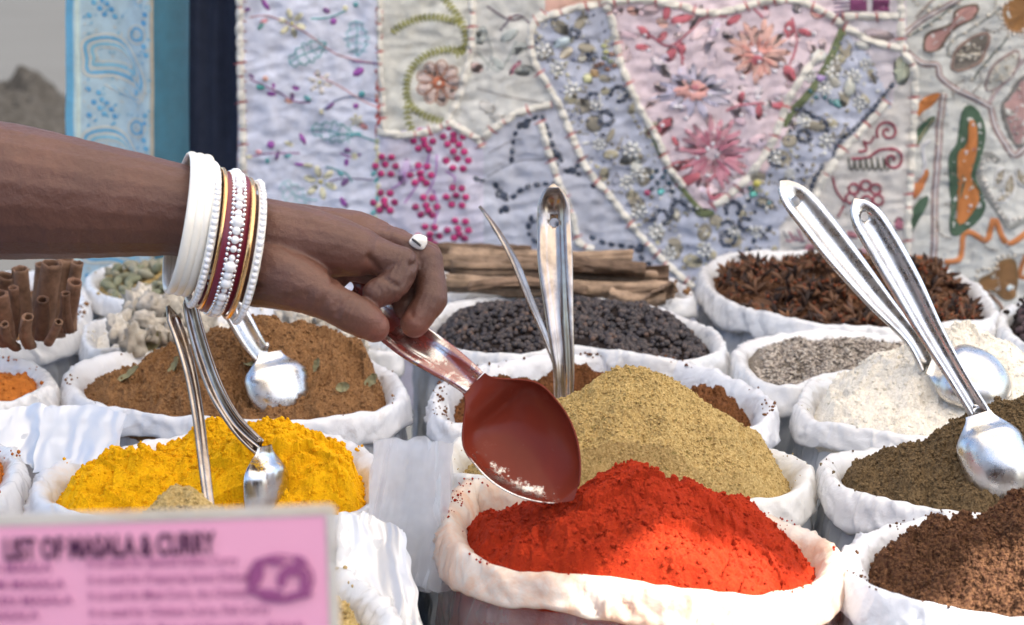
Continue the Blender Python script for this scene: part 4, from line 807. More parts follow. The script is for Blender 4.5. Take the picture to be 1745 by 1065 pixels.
V, F = ringbody(fr, [(-20*pxm, -3*pxm), (20*pxm, -3*pxm), (21*pxm, 1*pxm), (19*pxm, 3.4*pxm), (-19*pxm, 3.4*pxm), (-21*pxm, 1*pxm)]); put('hoop', V, F, MAR, e)
beads(fr, 50, 8.2*pxm, 0, 'large_stones', PRL, e, .7, 4*pxm); beads(fr, 88, 3.4*pxm, -9.5*pxm, 'small_stones', CRY, e, .3, 5*pxm); beads(fr, 88, 3.4*pxm, 9.5*pxm, 'small_stones', CRY, e, .3, 5*pxm)
e, fr = bangle('thin gold bangle on the hand side of the maroon stone bangle', 405, 423, 119)
V, F = ringbody(fr, circ(4.4*pxm, 4.2*pxm)); put('hoop', V, F, GOLD, e)
e, fr = bangle('white beaded bangle nearest the hand', 421, 429, 117)
V, F = ringbody(fr, circ(7*pxm, 4*pxm)); put('hoop', V, F, IVO, e); beads(fr, 70, 5.6*pxm, 0, 'beads', PRL, e, .3, 3.4*pxm)
# ------------------------------------------------------------------ setting
SUN = (.45, -.35, .82); EXPO = 2.08
WOOD = m_plain('old_wood', (.22, .13, .07), .7, .3, bumps=(60, .4, .002), var=(14, (.13, .08, .045)))
GRD = m_plain('road_ground', (.062, .060, .056), .95, .1, bumps=(3, .05, .02), var=(.25, (.056, .054, .050)))
ax = np.linspace(-1, 1, 60); gx = np.sign(ax)*np.abs(ax)**2.5*60; X, Y = np.meshgrid(gx, gx+10, indexing='ij')
Z = -.6-np.abs(fbm(X*.5, Y*.5, 3, 3))*.02
put('ground', np.stack([X, Y, Z], -1), grid_faces(60, 60), GRD, org=(0, 0, -.6), kind='structure')
# rubble on the road, far behind
RUB = m_powder('rubble', (.020, .017, .014), (.012, .011, .009), (.030, .027, .024), 30, .6)
cx, cy = PY(20, 226, 10.2)[:2]; th = np.linspace(0, 2*math.pi, 90, endpoint=False)[:, None]; rr = np.linspace(0, 1, 50)[None]; X = cx+.62*rr*np.cos(th)*(1+.2*np.sin(3*th)); Y = cy+.6*rr*np.sin(th)
Z = -.62+.42*np.clip(1-rr**2.6, 0, 1)*(.85+.3*fbm(X*3, Y*3, 8, 3))+.06*cells(X*9, Y*9, 9)*(1-rr)+.03*fbm(X*16, Y*16, 10, 3)
put('rubble_heap', np.stack([X, Y, Z], -1), grid_faces(90, 50, True), RUB, label='blurred heap of brown rubble on the grey road behind the cloths', cat='rubble')
# unseen building added behind the camera, reflected as dark streaks in the steel
WAL = m_plain('faded_plaster', (.30, .17, .11), .9, .2, bumps=(8, .4, .01), var=(1.2, (.20, .12, .085))); DKW = m_plain('dark_opening', (.02, .016, .014), .8, .2)
mw = empty('reflected_building', (0, -4.2, -.6), 'unseen low faded brick red building added behind the camera, reflected dark in the steel', 'building')
V, F = box((0, -4.7, .55), (13, 1., 2.3)); put('wall', V, F, WAL, mw, smooth=False)
for i in range(6): V, F = box((-5.2+i*2.1, -4.19, .32), (1.1, .04, 1.84)); put('doorway', V, F, DKW, mw, smooth=False)  # dark panels added for stripes in the steel's reflection
V, F = box((0, -4.0, 1.76), (13.4, 1.6, .1)); put('roof', V, F, WOOD, mw, smooth=False)
# table
def table():
    t = empty('stall_table', (0, 1.3, -.6), 'long wooden market table under a blue sheet, carrying all the spice bags', 'table')
    V, F = box((0, 1.25, -.022), (2.5, 1.85, .03)); put('tabletop', V, F, WOOD, t, smooth=False)
    for x in (-1.15, 1.15):
        for y in (.42, 2.08):
            V, F = box((x, y, -.3185), (.06, .06, .563)); put('leg', V, F, WOOD, t, smooth=False)
table()
TARP = m_plain('blue_sheet', (.10, .15, .22), .45, .5, bumps=(18, .5, .01), var=(6, (.16, .22, .30)))
gx = np.linspace(-1.3, 1.3, 160); gy = np.linspace(.3, 2.2, 120); X, Y = np.meshgrid(gx, gy, indexing='ij')
Z = .003+np.abs(fbm(X*7, Y*7, 4, 3))*.006
ed = np.maximum(np.abs(X)-1.245, np.maximum(.33-Y, Y-2.17)); Z = np.where(ed > 0, Z-ed*4, Z)
put('blue_sheet', np.stack([X, Y, Z], -1), grid_faces(160, 120), TARP, org=(0, 1.25, 0), label='slate blue plastic sheet covering the table, showing in gaps between the bags', cat='table cover')
# rail carrying the hanging cloths
rl = empty('hanging_rail', (0, 2.16, -.6), 'wooden rail on two posts from which the cloths hang behind the stall', 'rail')
for x in (-1.5, 1.6):
    V, F = tube([(x, 2.16, -.6), (x, 2.16, 1.35)], .025, 12); put('post', V, F, WOOD, rl)
V, F = tube([(-1.55, 2.13, 1.21), (1.65, 2.13, 1.21)], .014, 12); put('crossbar', V, F, WOOD, rl)
# canopy: unseen white sheet on four poles, holes cut to shape the sun patches
CN = m_plain('canopy_cloth', (.70, .66, .60), .9, .1)
nt = CN.node_tree; tr = N(nt, 'ShaderNodeBsdfTranslucent'); tr.inputs[0].default_value = (.82, .74, .63, 1); mx = N(nt, 'ShaderNodeMixShader'); mx.inputs[0].default_value = .60
nt.links.new(nt.nodes['Principled BSDF'].outputs[0], mx.inputs[1]); nt.links.new(tr.outputs[0], mx.inputs[2]); nt.links.new(mx.outputs[0], nt.nodes['Material Output'].inputs[0])
cv = empty('canopy', (.6, .6, -.6), 'unseen white cloth canopy on four poles shading the stall, holes cut to shape sun patches', 'canopy')
CZ = 1.75; sn = np.array(SUN)
def shadow_poly(px, z):
    P = PZ([p[0] for p in px], [p[1] for p in px], z); t = (CZ-P[:, 2])/sn[2]; return (P+sn*t[:, None])[:, :2]
def in_poly(x, y, P):
    r = np.zeros(np.shape(x), bool); j = len(P)-1
    for i in range(len(P)):
        a = (P[i, 1] > y) != (P[j, 1] > y); xi = (P[j, 0]-P[i, 0])*(y-P[i, 1])/(P[j, 1]-P[i, 1]+1e-12)+P[i, 0]; r ^= a & (x < xi); j = i
    return r
def heap_poly(B, px):
    Q = []
    for x, y, on in px: P = C0+ray(x, y)*hit(B, x, y) if on else PZ(x, y, .30); Q.append((P+sn*(CZ-P[2])/sn[2])[:2])
    return np.array(Q)
H1 = heap_poly(b_red, [(960, 1075, 0), (930, 1016, 0), (985, 992, 0), (1038, 958, 1), (1071, 930, 1), (1106, 903, 1), (1137, 884, 1), (1180, 892, 1), (1235, 925, 1), (1311, 965, 1), (1370, 985, 0), (1415, 925, 0), (1450, 955, 0), (1445, 1075, 0)])
H2 = heap_poly(b_drk, [(1600, 1055, 0), (1612, 1000, 1), (1655, 960, 1), (1700, 928, 1), (1740, 906, 1), (1850, 880, 0), (1850, 1060, 0)])
x0, x1, y0, y1 = -.75, 2.5, -1.0, 2.05; st = .009
gx = np.arange(x0, x1, st); gy = np.arange(y0, y1, st); X, Y = np.meshgrid(gx, gy, indexing='ij'); nx, ny = X.shape
F = grid_faces(nx, ny); cx = X.ravel()[F].mean(1); cy = Y.ravel()[F].mean(1); wob = .016*fbm(cx*26, cy*26, 2, 3)
keep = ~(in_poly(cx+wob, cy+wob, H1) | in_poly(cx+wob, cy-wob, H2))
Z = CZ-.0*X
put('canopy_cloth', np.stack([X, Y, Z], -1), F[keep], CN, cv)
for (x, y) in ((x0+.02, y0+.02), (x1-.02, y0+.02), (x0+.02, 2.2), (x1-.02, 2.2)):
    V, F = tube([(x, y, -.6), (x, y, CZ-.02)], .02, 12); put('pole', V, F, WOOD, cv)
# ------------------------------------------------------------------ hanging cloths
YC = 2.06
def ch(px, py):
    """fold depth of the big cloth (m, towards the camera) at a photo-plane position"""
    px = np.asarray(px, float); py = np.asarray(py, float)
    return .012*perlin(px/260, py/420, 91)+.0045*fbm(px/70, py/120, 92, 3)+.0028*(1-np.abs(fbm(px/60+py/90, py/26, 93, 3))*2)+.010*np.sin(px/118+.5*np.sin(py/150))*.4
def CP(px, py, off=0.):
    P = PY(px, py, YC); P = np.array(P); P[..., 1] -= ch(px, py)+off; return P
ENB = m_attr('embroidery_thread', .75, .25, (500, .5, .0006), sheen=.2); BEA = m_attr('glass_beads', .22, .6, coat=.5)
FAB = m_attr('patch_cotton', .9, .1, (130, .35, .0012), weave=700)
def lw(c): return lin(*[v*.84+k*.16 for v, k in zip(c, (206, 206, 212))])   # faded thread
class Emb:
    def __init__(s): s.t = MB(); s.b = MB()
    def blob(s, cx, cy, rx, ry, ang, col, h=1.2, bead=False, k=12):
        a = np.arange(k)/k*2*math.pi; ca, sa = math.cos(ang), math.sin(ang); V = [CP(cx, cy, h/1000+.0004)]
        for f, hh in ((.62, .8), (1., .12)):
            x = f*rx*np.cos(a); y = f*ry*np.sin(a); V.append(CP(cx+x*ca-y*sa, cy+x*sa+y*ca, 0)-np.array([0, h/1000*hh+.0004, 0]))
        F = [[0, 1+j, 1+(j+1) % k] for j in range(k)]+[[1+j, 1+k+j, 1+k+(j+1) % k, 1+(j+1) % k] for j in range(k)]
        F.append([1+k+j for j in range(k)][::-1]); (s.b if bead else s.t).add(np.vstack(V), F, lw(col))
    def leaf(s, x0, y0, x1, y1, w, col, h=1.):
        s.blob((x0+x1)/2, (y0+y1)/2, math.hypot(x1-x0, y1-y0)/2, w/2, math.atan2(y1-y0, x1-x0), col, h)
    def line(s, P, w, col, h=.9, closed=False, dash=None):
        P = np.array(P, float); L = np.linalg.norm(np.diff(P, axis=0), axis=1).sum(); n = max(4, int(L/6)); Q = cr(P, n, closed) if len(P) > 2 else np.linspace(P[0], P[-1], n)
        T = np.gradient(Q, axis=0); T /= np.linalg.norm(T, axis=1)[:, None]+1e-9; Nn = np.stack([-T[:, 1], T[:, 0]], 1); R_ = []
        for u, hh in ((-1, .1), (-.6, .8), (0, 1.), (.6, .8), (1, .1)):
            q = Q+Nn*u*w/2; R_.append(CP(q[:, 0], q[:, 1], hh*h/1000+.0004))
        V = np.stack(R_, 1); s.t.add(V, [list(f) for f in grid_faces(n, 5, closed)], lw(col))
    def poly(s, P, col, h=.5):
        P = np.array(P, float); c = P.mean(0); V = [CP(c[0], c[1], h/1000+.001)]; n = len(P)
        for f in (.5, 1): q = c+(P-c)*f; V += list(CP(q[:, 0], q[:, 1], h/1000+.0006))
        F = [[0, 1+j, 1+(j+1) % n] for j in range(n)]+[[1+j, 1+n+j, 1+n+(j+1) % n, 1+(j+1) % n] for j in range(n)]; s.t.add(np.array(V), F, lw(col))
    def beads(s, P, r, sp, col, closed=False, el=1., h=2.2, jit=.15):
        P = np.array(P, float); Q = cr(P, 200, closed) if len(P) > 2 else np.linspace(P[0], P[-1], 200)
        d = np.r_[0, np.cumsum(np.linalg.norm(np.diff(Q, axis=0), axis=1))]; m = max(2, int(d[-1]/sp)); t = np.linspace(0, d[-1], m)
        X = np.interp(t, d, Q[:, 0]); Y = np.interp(t, d, Q[:, 1])
        for i in range(m):
            j = min(m-1, i+1); i0 = max(0, i-1); a = math.atan2(Y[j]-Y[i0], X[j]-X[i0]); rr = r*(1+jit*(random.random()-.5)*2)
            s.blob(X[i], Y[i], rr*el, rr, a, col, h*(.6+.8*random.random()), True, 8)
    def done(s, parent, tn='embroidery', bn='beadwork'):
        if s.t.n: s.t.obj(tn, ENB, parent)
        if s.b.n: s.b.obj(bn, BEA, parent)
def cord(P, parent, w=13, wob=1.5, seg=19, white=(226, 222, 212), red=(184, 92, 92), jitter=0):
    """padded white cord wrapped with red thread, laid along P"""
    P = np.array(P, float); L = np.linalg.norm(np.diff(P, axis=0), axis=1).sum(); n = int(L/2.4); Q = cr(P, n); T = np.gradient(Q, axis=0); T /= np.linalg.norm(T, axis=1)[:, None]+1e-9
    Nn = np.stack([-T[:, 1], T[:, 0]], 1); s = np.linspace(0, L, n); ph = (s+7*perlin(s/40, s*0, int(P[0, 0])))/seg; fr = np.abs(np.sin(ph*math.pi)); Q = Q+Nn*(wob*perlin(s/30, s*0+3, 5))[:, None]
    rad = w/2*(.62+.46*fr**.5)*(1+.12*perlin(s/24, s*0, 8)); red_m = fr < .10; V = []; C = []; k = 8
    for j in range(k+1):
        a = math.pi*j/k; q = Q+Nn*(rad*math.cos(a))[:, None]; V.append(CP(q[:, 0], q[:, 1], 0)-np.stack([0*s, rad*math.sin(a)*.00068+.0003, 0*s], 1))
        C.append(np.where(red_m[:, None], np.array(lin(*red)), np.array(lin(*white))*(.93+.07*perlin(s/9, s*0+j, 4))[:, None]))
    mb = MB(); mb.add(np.stack(V, 1), [list(f) for f in grid_faces(n, k+1)], np.stack(C, 1).reshape(-1, 3))
    # loose red stitch ends at some of the ties
    for i in np.where(red_m & (np.roll(fr, 1) >= .10))[0][::2]:
        a = Q[i]-Nn[i]*w*.85; b = Q[i]+Nn[i]*w*.85+T[i]*3; m = 5; q = np.linspace(a, b, m); t2 = (b-a)/np.linalg.norm(b-a); n2 = np.array([-t2[1], t2[0]])
        Vv = np.stack([CP((q+n2*u)[:, 0], (q+n2*u)[:, 1], 0)-np.stack([np.zeros(m), .0007+.0046*np.sin(np.linspace(0, math.pi, m)), np.zeros(m)], 1) for u in (-.8, .8)], 1)
        mb.add(Vv, [list(f) for f in grid_faces(m, 2)], lin(*red))
    return mb.obj('cord_trim', ENB, parent)
TOPY = -560
ec = empty('embroidered_cloth', CP(1080, 640), 'large patchwork cloth of pale embroidered and beaded pieces hanging behind the spices', 'patchwork cloth')
PATCH = [  # (polygon, colour, name of the part comes from kind)
    ('lavender', [(404, TOPY), (648, TOPY), (650, 225), (640, 440), (640, 700), (410, 700)], (226, 229, 244)),
    ('cream', [(648, TOPY), (806, TOPY), (802, 130), (765, 208), (650, 228)], (222, 221, 212)),
    ('cream_print', [(806, TOPY), (930, TOPY), (930, 20), (905, 60), (912, 115), (945, 172), (890, 190), (820, 236), (765, 208), (802, 130)], (218, 218, 214)),
    ('lilac', [(640, 228), (765, 208), (822, 238), (832, 700), (640, 700)], (224, 220, 236)),
    ('grey_lilac', [(822, 238), (890, 190), (945, 172), (1000, 290), (1180, 480), (1190, 700), (832, 700)], (206, 209, 222)),
    ('grey_beaded', [(905, 60), (930, 20), (1034, 8), (1066, 120), (1095, 190), (1150, 290), (1195, 365), (1290, 320), (1435, 48), (1480, 92), (1520, 180), (1380, 300), (1330, 390), (1330, 700), (1190, 700), (1180, 480), (1000, 290), (945, 172), (912, 115)], (198, 203, 220)),
    ('pink', [(1034, 8), (1100, TOPY), (1435, TOPY), (1435, 48), (1290, 320), (1195, 365), (1150, 290), (1095, 190), (1066, 120)], (232, 214, 222)),
    ('peach', [(930, TOPY), (1100, TOPY), (1034, 8), (930, 20)], (222, 180, 165)),
    ('striped', [(1435, TOPY), (1545, TOPY), (1545, 60), (1520, 180), (1480, 92), (1435, 48)], (222, 214, 220)),
    ('cream_red', [(1520, 180), (1545, 60), (1560, 200), (1556, 440), (1560, 700), (1330, 700), (1330, 390), (1380, 300)], (220, 216, 212)),
    ('grey_felt', [(1545, TOPY), (1990, TOPY), (1990, 700), (1560, 700), (1556, 440), (1560, 200), (1545, 60)], (216, 216, 211))]
gx = np.arange(404, 1990, 5.); gy = np.r_[np.arange(TOPY, 0, 14.), np.arange(0, 640, 5.), 700]; X, Y = np.meshgrid(gx, gy, indexing='ij'); F = grid_faces(len(gx), len(gy)); V = CP(X, Y).reshape(-1, 3)
fx = X.ravel()[F].mean(1); fy = Y.ravel()[F].mean(1); own = np.full(len(F), -1)
for i, (nm_, P, c) in enumerate(PATCH): mk = in_poly(fx, fy, np.array(P, float)); own[mk & (own < 0)] = i
for i in np.where(own < 0)[0]:
    own[i] = min(range(len(PATCH)), key=lambda j: min((fx[i]-p[0])**2+(fy[i]-p[1])**2 for p in PATCH[j][1]))
PT = {}
for i, (nm_, P, c) in enumerate(PATCH):
    f = F[own == i]; ids, inv = np.unique(f, return_inverse=True); Vp = V[ids]
    PT[nm_] = put('fabric_patch', Vp, inv.reshape(-1, 4).astype(np.int32), FAB, ec, cols=np.tile(np.array(lin(*c)), (len(Vp), 1)))
# hem facing the dark cloth
# ---- lavender patch: sprays of small flowers
VIO = (150, 70, 160); TEA = (95, 165, 170); YEL = (226, 220, 180); PNK = (222, 150, 160); GRN = (110, 165, 160); MAU = (120, 80, 135)
E = Emb()
for P, c in [([(425, 30), (460, 28), (520, 55), (560, 85), (590, 98), (640, 108)], (190, 150, 160)), ([(425, 135), (470, 155), (500, 172), (528, 175)], (150, 110, 150)), ([(535, 125), (575, 145), (620, 172), (645, 182)], (215, 175, 180)),
             ([(548, 190), (570, 172), (600, 165), (640, 172)], (120, 130, 165)), ([(565, 232), (600, 228), (640, 240)], TEA), ([(425, 268), (460, 262), (510, 262)], (160, 120, 160)), ([(555, 285), (590, 296), (600, 310)], (90, 150, 155)), ([(560, 310), (585, 304), (640, 306)], (130, 120, 150)),
             ([(530, 32), (560, 30), (590, 18)], TEA), ([(600, 105), (650, 108)], MAU), ([(580, 262), (600, 268), (615, 262)], VIO), ([(495, 330), (515, 340), (540, 342)], (150, 195, 205))]: E.line(P, 3., c, .6)
def tleaf(cx, cy, L, W, ang, col):
    ca, sa = math.cos(ang), math.sin(ang); f = lambda u, v: (cx+u*ca-v*sa, cy+u*sa+v*ca)
    E.line([f(-L/2, 0), f(-L*.2, -2), f(L*.2, 2), f(L/2, 0)], 2.4, col, .7)
    for sgn in (-1, 1):
        P = []; n = 5
        for i in range(n): P += [f(-L*.42+L*.84*i/n, sgn*W*.28), f(-L*.42+L*.84*(i+.5)/n, sgn*W*.52*math.sin(math.pi*(i+.7)/(n+.4)))]
        E.line([f(-L/2, 0)]+P+[f(L/2, 0)], 2.4, col, .6)
        for i in range(4): E.line([f(-L*.3+L*.2*i, 0), f(-L*.22+L*.2*i, sgn*W*.36)], 1.6, col, .4)
tleaf(525, 90, 72, 40, -.5, TEA); tleaf(608, 66, 60, 44, 1.5, (130, 190, 200)); tleaf(568, 225, 76, 40, .12, TEA); tleaf(500, 335, 60, 40, .9, (165, 205, 214))
for cx, cy, r, c in [(497, 40, 26, YEL), (545, 140, 22, (222, 214, 205)), (545, 312, 30, YEL), (608, 205, 12, YEL)]:
    for i in range(6): a = i/6*2*math.pi+.3; E.leaf(cx+r*.25*math.cos(a), cy+r*.25*math.sin(a), cx+r*math.cos(a), cy+r*math.sin(a), r*.38, c, .6)
    E.blob(cx, cy, r*.16, r*.16, 0, (200, 190, 120), 1.2)
for x, y, rx, ry, a, c in [(452, 8, 12, 4, 1., VIO), (422, 16, 5, 4, 0, MAU), (445, 44, 9, 4, 2.2, GRN), (450, 36, 7, 4, -.4, PNK), (556, 18, 7, 5, .5, MAU), (568, 36, 6, 6, 0, VIO), (588, 14, 5, 5, 0, YEL), (606, 8, 5, 5, 0, TEA), (611, 122, 11, 7, -.6, VIO), (648, 120, 4, 10, 0, VIO),
                           (428, 130, 6, 3, .6, MAU), (444, 148, 8, 6, 0, (60, 145, 140)), (452, 134, 5, 5, 0, (235, 175, 150)), (466, 146, 3, 5, 0, VIO), (462, 160, 9, 4, .1, VIO), (492, 172, 8, 4, .2, (220, 160, 140)), (498, 164, 4, 7, 0, MAU), (504, 150, 7, 4, .2, VIO), (524, 168, 8, 5, .7, TEA),
                           (617, 160, 6, 6, 0, (70, 150, 155)), (607, 180, 5, 5, 0, VIO), (563, 180, 4, 10, .8, MAU), (424, 268, 6, 3, 0, YEL), (440, 260, 6, 4, .2, PNK), (461, 247, 7, 7, 0, VIO), (472, 265, 4, 9, .3, MAU), (492, 246, 8, 4, .4, YEL), (515, 237, 11, 4, 1.1, VIO), (455, 275, 4, 6, 0, TEA), (490, 266, 7, 4, -.3, TEA),
                           (592, 256, 6, 5, 0, MAU), (604, 266, 6, 6, 0, YEL), (590, 277, 4, 7, .2, VIO), (610, 228, 7, 4, 0, TEA), (620, 215, 8, 5, .5, (200, 130, 130)), (510, 281, 10, 3, .1, VIO), (524, 283, 10, 4, .1, YEL), (588, 310, 9, 5, -.8, MAU), (586, 345, 11, 5, 1., VIO), (580, 296, 7, 4, .6, TEA), (548, 190, 4, 5, 0, YEL), (416, 315, 4, 4, 0, YEL), (440, 318, 6, 3, .4, (200, 150, 190))]:
    E.blob(x, y, rx, ry, a, c, 1.1)
for i in range(26):   # faint self-pattern above the frame too
    x, y = random.uniform(420, 635), random.uniform(-520, -10); E.blob(x, y, 9, 4, random.random()*3, random.choice([VIO, TEA, YEL, PNK]), 1.)
for yy in range(0, 340, 17): E.line([(404, yy), (420, yy+3)], 2.2, (165, 110, 110), 1.4)
E.done(PT['lavender'])
# ---- cream patch with olive feather-stitch wreath and flower
E = Emb(); OL = (142, 142, 62)
def feather(P, col, L=9, sp=7, w=2.6):
    Q = cr(np.array(P, float), 160); d = np.r_[0, np.cumsum(np.linalg.norm(np.diff(Q, axis=0), axis=1))]; m = int(d[-1]/sp); E.line(P, 2, col, .6)
    for t in np.linspace(0, d[-1], m):
        x = np.interp(t, d, Q[:, 0]); y = np.interp(t, d, Q[:, 1]); x2 = np.interp(t+2, d, Q[:, 0]); y2 = np.interp(t+2, d, Q[:, 1]); a = math.atan2(y2-y, x2-x) if t < d[-1]-2 else a
        for sgn in (-1, 1): E.leaf(x, y, x+L*math.cos(a+sgn*.9), y+L*math.sin(a+sgn*.9), w+1.4, col, 1.1)
feather([(748, -12), (772, 15), (790, 45), (794, 75), (780, 90)], OL); feather([(668, 55), (690, 40), (720, 30), (755, 30), (780, 38)], OL)
feather([(792, 88), (765, 84), (730, 92), (705, 112), (694, 140), (696, 170), (712, 188), (735, 200), (750, 205)], OL); feather([(694, 178), (697, 205), (705, 222)], OL)
for i in range(9):
    a = i/9*2*math.pi; c = np.array([748+24*math.cos(a), 140+24*math.sin(a)]); u = np.array([math.cos(a), math.sin(a)]); v = np.array([-u[1], u[0]])
    E.line([c-u*15, c-u*4+v*10, c+u*10+v*8, c+u*15, c+u*10-v*8, c-u*4-v*10, c-u*15], 2.2, (176, 120, 96), .9)
    E.blob(*c, 12, 8, a, (206, 182, 172), .5)
E.blob(748, 140, 12, 12, 0, (178, 92, 58), 1.8); E.blob(748, 140, 6, 6, 0, (214, 210, 200), 2.2)
for i in range(40): y = i*5.3; E.blob(646+random.uniform(-4, 4), y, 3.2, 5.5, random.uniform(-.4, .4), (170, 60, 58) if random.random() < .5 else (205, 160, 150), 1.3)
E.done(PT['cream'])
# ---- printed cream patch
E = Emb()
for P, c in [([(830, 10), (868, 34), (890, 30)], (120, 110, 115)), ([(852, 52), (880, 25), (905, 42)], (110, 100, 110)), ([(812, 150), (870, 165), (930, 175)], (180, 178, 172)), ([(815, 90), (850, 120), (880, 70)], (180, 186, 180)), ([(830, 60), (838, 90), (830, 120)], (176, 180, 176))]: E.line(P, 4, c, .3)
for x, y, rx, ry, a, c in [(820, 60, 10, 18, .3, (168, 176, 172)), (868, 60, 18, 9, -.6, (172, 180, 176)), (885, 82, 16, 9, -.5, (165, 172, 168)), (848, 108, 14, 7, .8, (168, 176, 172)), (892, 120, 18, 10, 0, (172, 178, 174)), (878, 115, 16, 5, -.9, (188, 108, 130)), (812, 115, 12, 9, .2, (206, 176, 170)),
                           (830, 182, 16, 10, .5, (190, 188, 182)), (870, 30, 5, 4, 0, (120, 90, 90)), (848, 200, 14, 8, .1, (186, 184, 178))]: E.blob(x, y, rx, ry, a, c, .4)
E.done(PT['cream_print'])
# ---- lilac patch with berry clusters
E = Emb(); BER = (182, 28, 100); BE2 = (150, 22, 84)
cl = [(658, 283), (722, 240), (718, 298), (655, 345), (780, 273), (778, 335), (728, 352), (782, 392), (732, 402), (772, 232)]
for (a, b) in [((735, 250), (690, 345)), ((745, 262), (722, 340)), ((690, 290), (668, 322)), ((738, 322), (740, 380)), ((760, 290), (775, 310)), ((700, 290), (730, 275))]: E.line([a, ((a[0]+b[0])/2+8, (a[1]+b[1])/2), b], 3, (186, 120, 196), .8)
E.blob(690, 292, 12, 24, .2, (206, 180, 220), .3)
for cx, cy in cl:
    for dx, dy in [(-18, -1), (0, -4), (17, -1), (-9, 12), (9, 13), (-6, -17), (10, -16), (1, 5)][:7 if (cx+cy) % 2 else 8]: E.blob(cx+dx+random.uniform(-1.5, 1.5), cy+dy, 6.6, 6.2, 0, random.choice([BER, BE2, BER]), 2.4)
for i in range(18): y = 240+i*11; E.blob(640+random.uniform(-4, 5), y, 4, 6, random.random(), random.choice([YEL, TEA, (190, 200, 160)]), 1.)
E.done(PT['lilac'])
# ---- grey-lilac patch with dark navy dashes
E = Emb(); NV = (42, 52, 72)
for P in [[(898, 205), (882, 218), (875, 240), (872, 272)], [(900, 205), (912, 200)], [(850, 330), (868, 340), (885, 325), (905, 315), (945, 310)], [(852, 325), (856, 345), (854, 358)], [(925, 200), (935, 225), (945, 255), (955, 270)], [(948, 278), (970, 290), (985, 280)], [(985, 295), (1010, 315)],
          [(905, 370), (900, 392), (915, 410), (945, 400), (950, 380)], [(910, 375), (925, 368)], [(1010, 405), (1040, 415), (1080, 420), (1092, 418)], [(1085, 425), (1095, 440), (1120, 460), (1130, 470)], [(812, 303), (822, 306)], [(845, 315), (848, 330)]]:
    E.beads(P, 4.6, 12.5, NV, el=1.35, h=1.6)
for P, c in [([(830, 300), (880, 275), (930, 270)], (120, 124, 140)), ([(840, 430), (870, 420), (900, 424)], (150, 165, 175)), ([(1040, 350), (1080, 400)], (196, 200, 214)), ([(832, 260), (870, 240), (890, 236)], (150, 152, 165))]: E.line(P, 2.2, c, .5)
for x, y in [(862, 355), (858, 332), (895, 212), (950, 262), (975, 288), (1090, 425)]: E.blob(x, y, 8, 6.5, random.random(), NV, 2)
E.done(PT['grey_lilac'])
# ---- grey beaded patch: crystal flowers, gold leaves, navy curls
E = Emb()
TAN = (150, 142, 122); PRW = (214, 216, 212)
def inp(x, y, nm_='grey_beaded'): return bool(in_poly(np.array([x*1.]), np.array([y*1.]), np.array([p[1] for p in PATCH if p[0] == nm_][0], float))[0])
for x, y, rx, ry, a in [(955, 46, 20, 11, .6), (990, 38, 16, 9, -.9), (1000, 82, 16, 9, .2), (930, 92, 16, 8, -.7), (1012, 210, 15, 15, 0), (992, 180, 16, 14, .2), (972, 168, 12, 9, 0), (1075, 270, 22, 9, -.3), (1110, 220, 14, 16, .6), (1040, 262, 14, 9, 0), (1098, 300, 12, 18, .4), (1085, 345, 18, 12, .8),
                        (1330, 270, 20, 16, .3), (1345, 240, 14, 12, 0), (1290, 300, 16, 12, .5), (1420, 110, 14, 20, -.3), (1442, 85, 12, 14, .2), (1250, 410, 16, 12, 0), (1150, 420, 16, 14, 1), (1120, 395, 14, 10, .3), (1180, 445, 18, 12, .2), (1220, 375, 14, 10, .6), (1350, 190, 12, 12, 0), (1390, 215, 18, 9, .3), (1440, 165, 10, 18, .2), (1300, 345, 14, 10, 0), (1200, 395, 12, 16, .3)]:
    E.blob(x, y, rx, ry, a, TAN if random.random() < .75 else (176, 168, 138), .6)
def crystal(x, y, r, col=PRW, ring=7):
    for i in range(ring): a = i/ring*2*math.pi; E.blob(x+r*.68*math.cos(a), y+r*.68*math.sin(a), r*.36, r*.26, a, col, 1.8, True, 8)
    E.blob(x, y, r*.34, r*.34, 0, (232, 232, 226), 2.6, True)
for x, y, r in [(926, 86, 16), (950, 116, 15), (974, 152, 15), (1015, 178, 12), (1075, 255, 17), (1020, 245, 12), (1085, 290, 14), (1068, 310, 14), (1088, 360, 15), (1118, 393, 16), (1200, 425, 15), (1140, 432, 14), (1420, 118, 17), (1500, 0, 0), (1455, 130, 14), (1405, 150, 14), (1465, 175, 13), (1408, 240, 15), (1380, 130, 12), (1320, 268, 15), (1345, 295, 10), (1370, 205, 14), (1250, 395, 12), (1290, 395, 12), (1475, 110, 12)]:
    if r: crystal(x, y, r)
for x, y, rx, ry, a, c in [(958, 72, 17, 9, -.35, (182, 200, 206)), (965, 90, 13, 8, -.7, (205, 190, 160)), (1001, 133, 9, 9, 0, (205, 205, 150)), (1013, 124, 9, 7, .6, (176, 140, 90)), (1082, 280, 10, 14, .1, (214, 214, 200)), (1395, 95, 14, 12, 0, (222, 222, 214)), (1448, 150, 10, 18, .1, (205, 206, 190)), (1470, 78, 14, 7, .3, (206, 206, 196)),
                           (1126, 326, 7, 6, 0, (60, 170, 170)), (1102, 327, 6, 6, 0, (170, 50, 90)), (1283, 330, 7, 6, 0, (60, 175, 160)), (1289, 312, 7, 7, 0, (215, 205, 90)), (1398, 133, 9, 8, 0, (160, 130, 190)), (1425, 175, 8, 7, 0, (50, 120, 120))]: E.blob(x, y, rx, ry, a, c, 2.8, True)
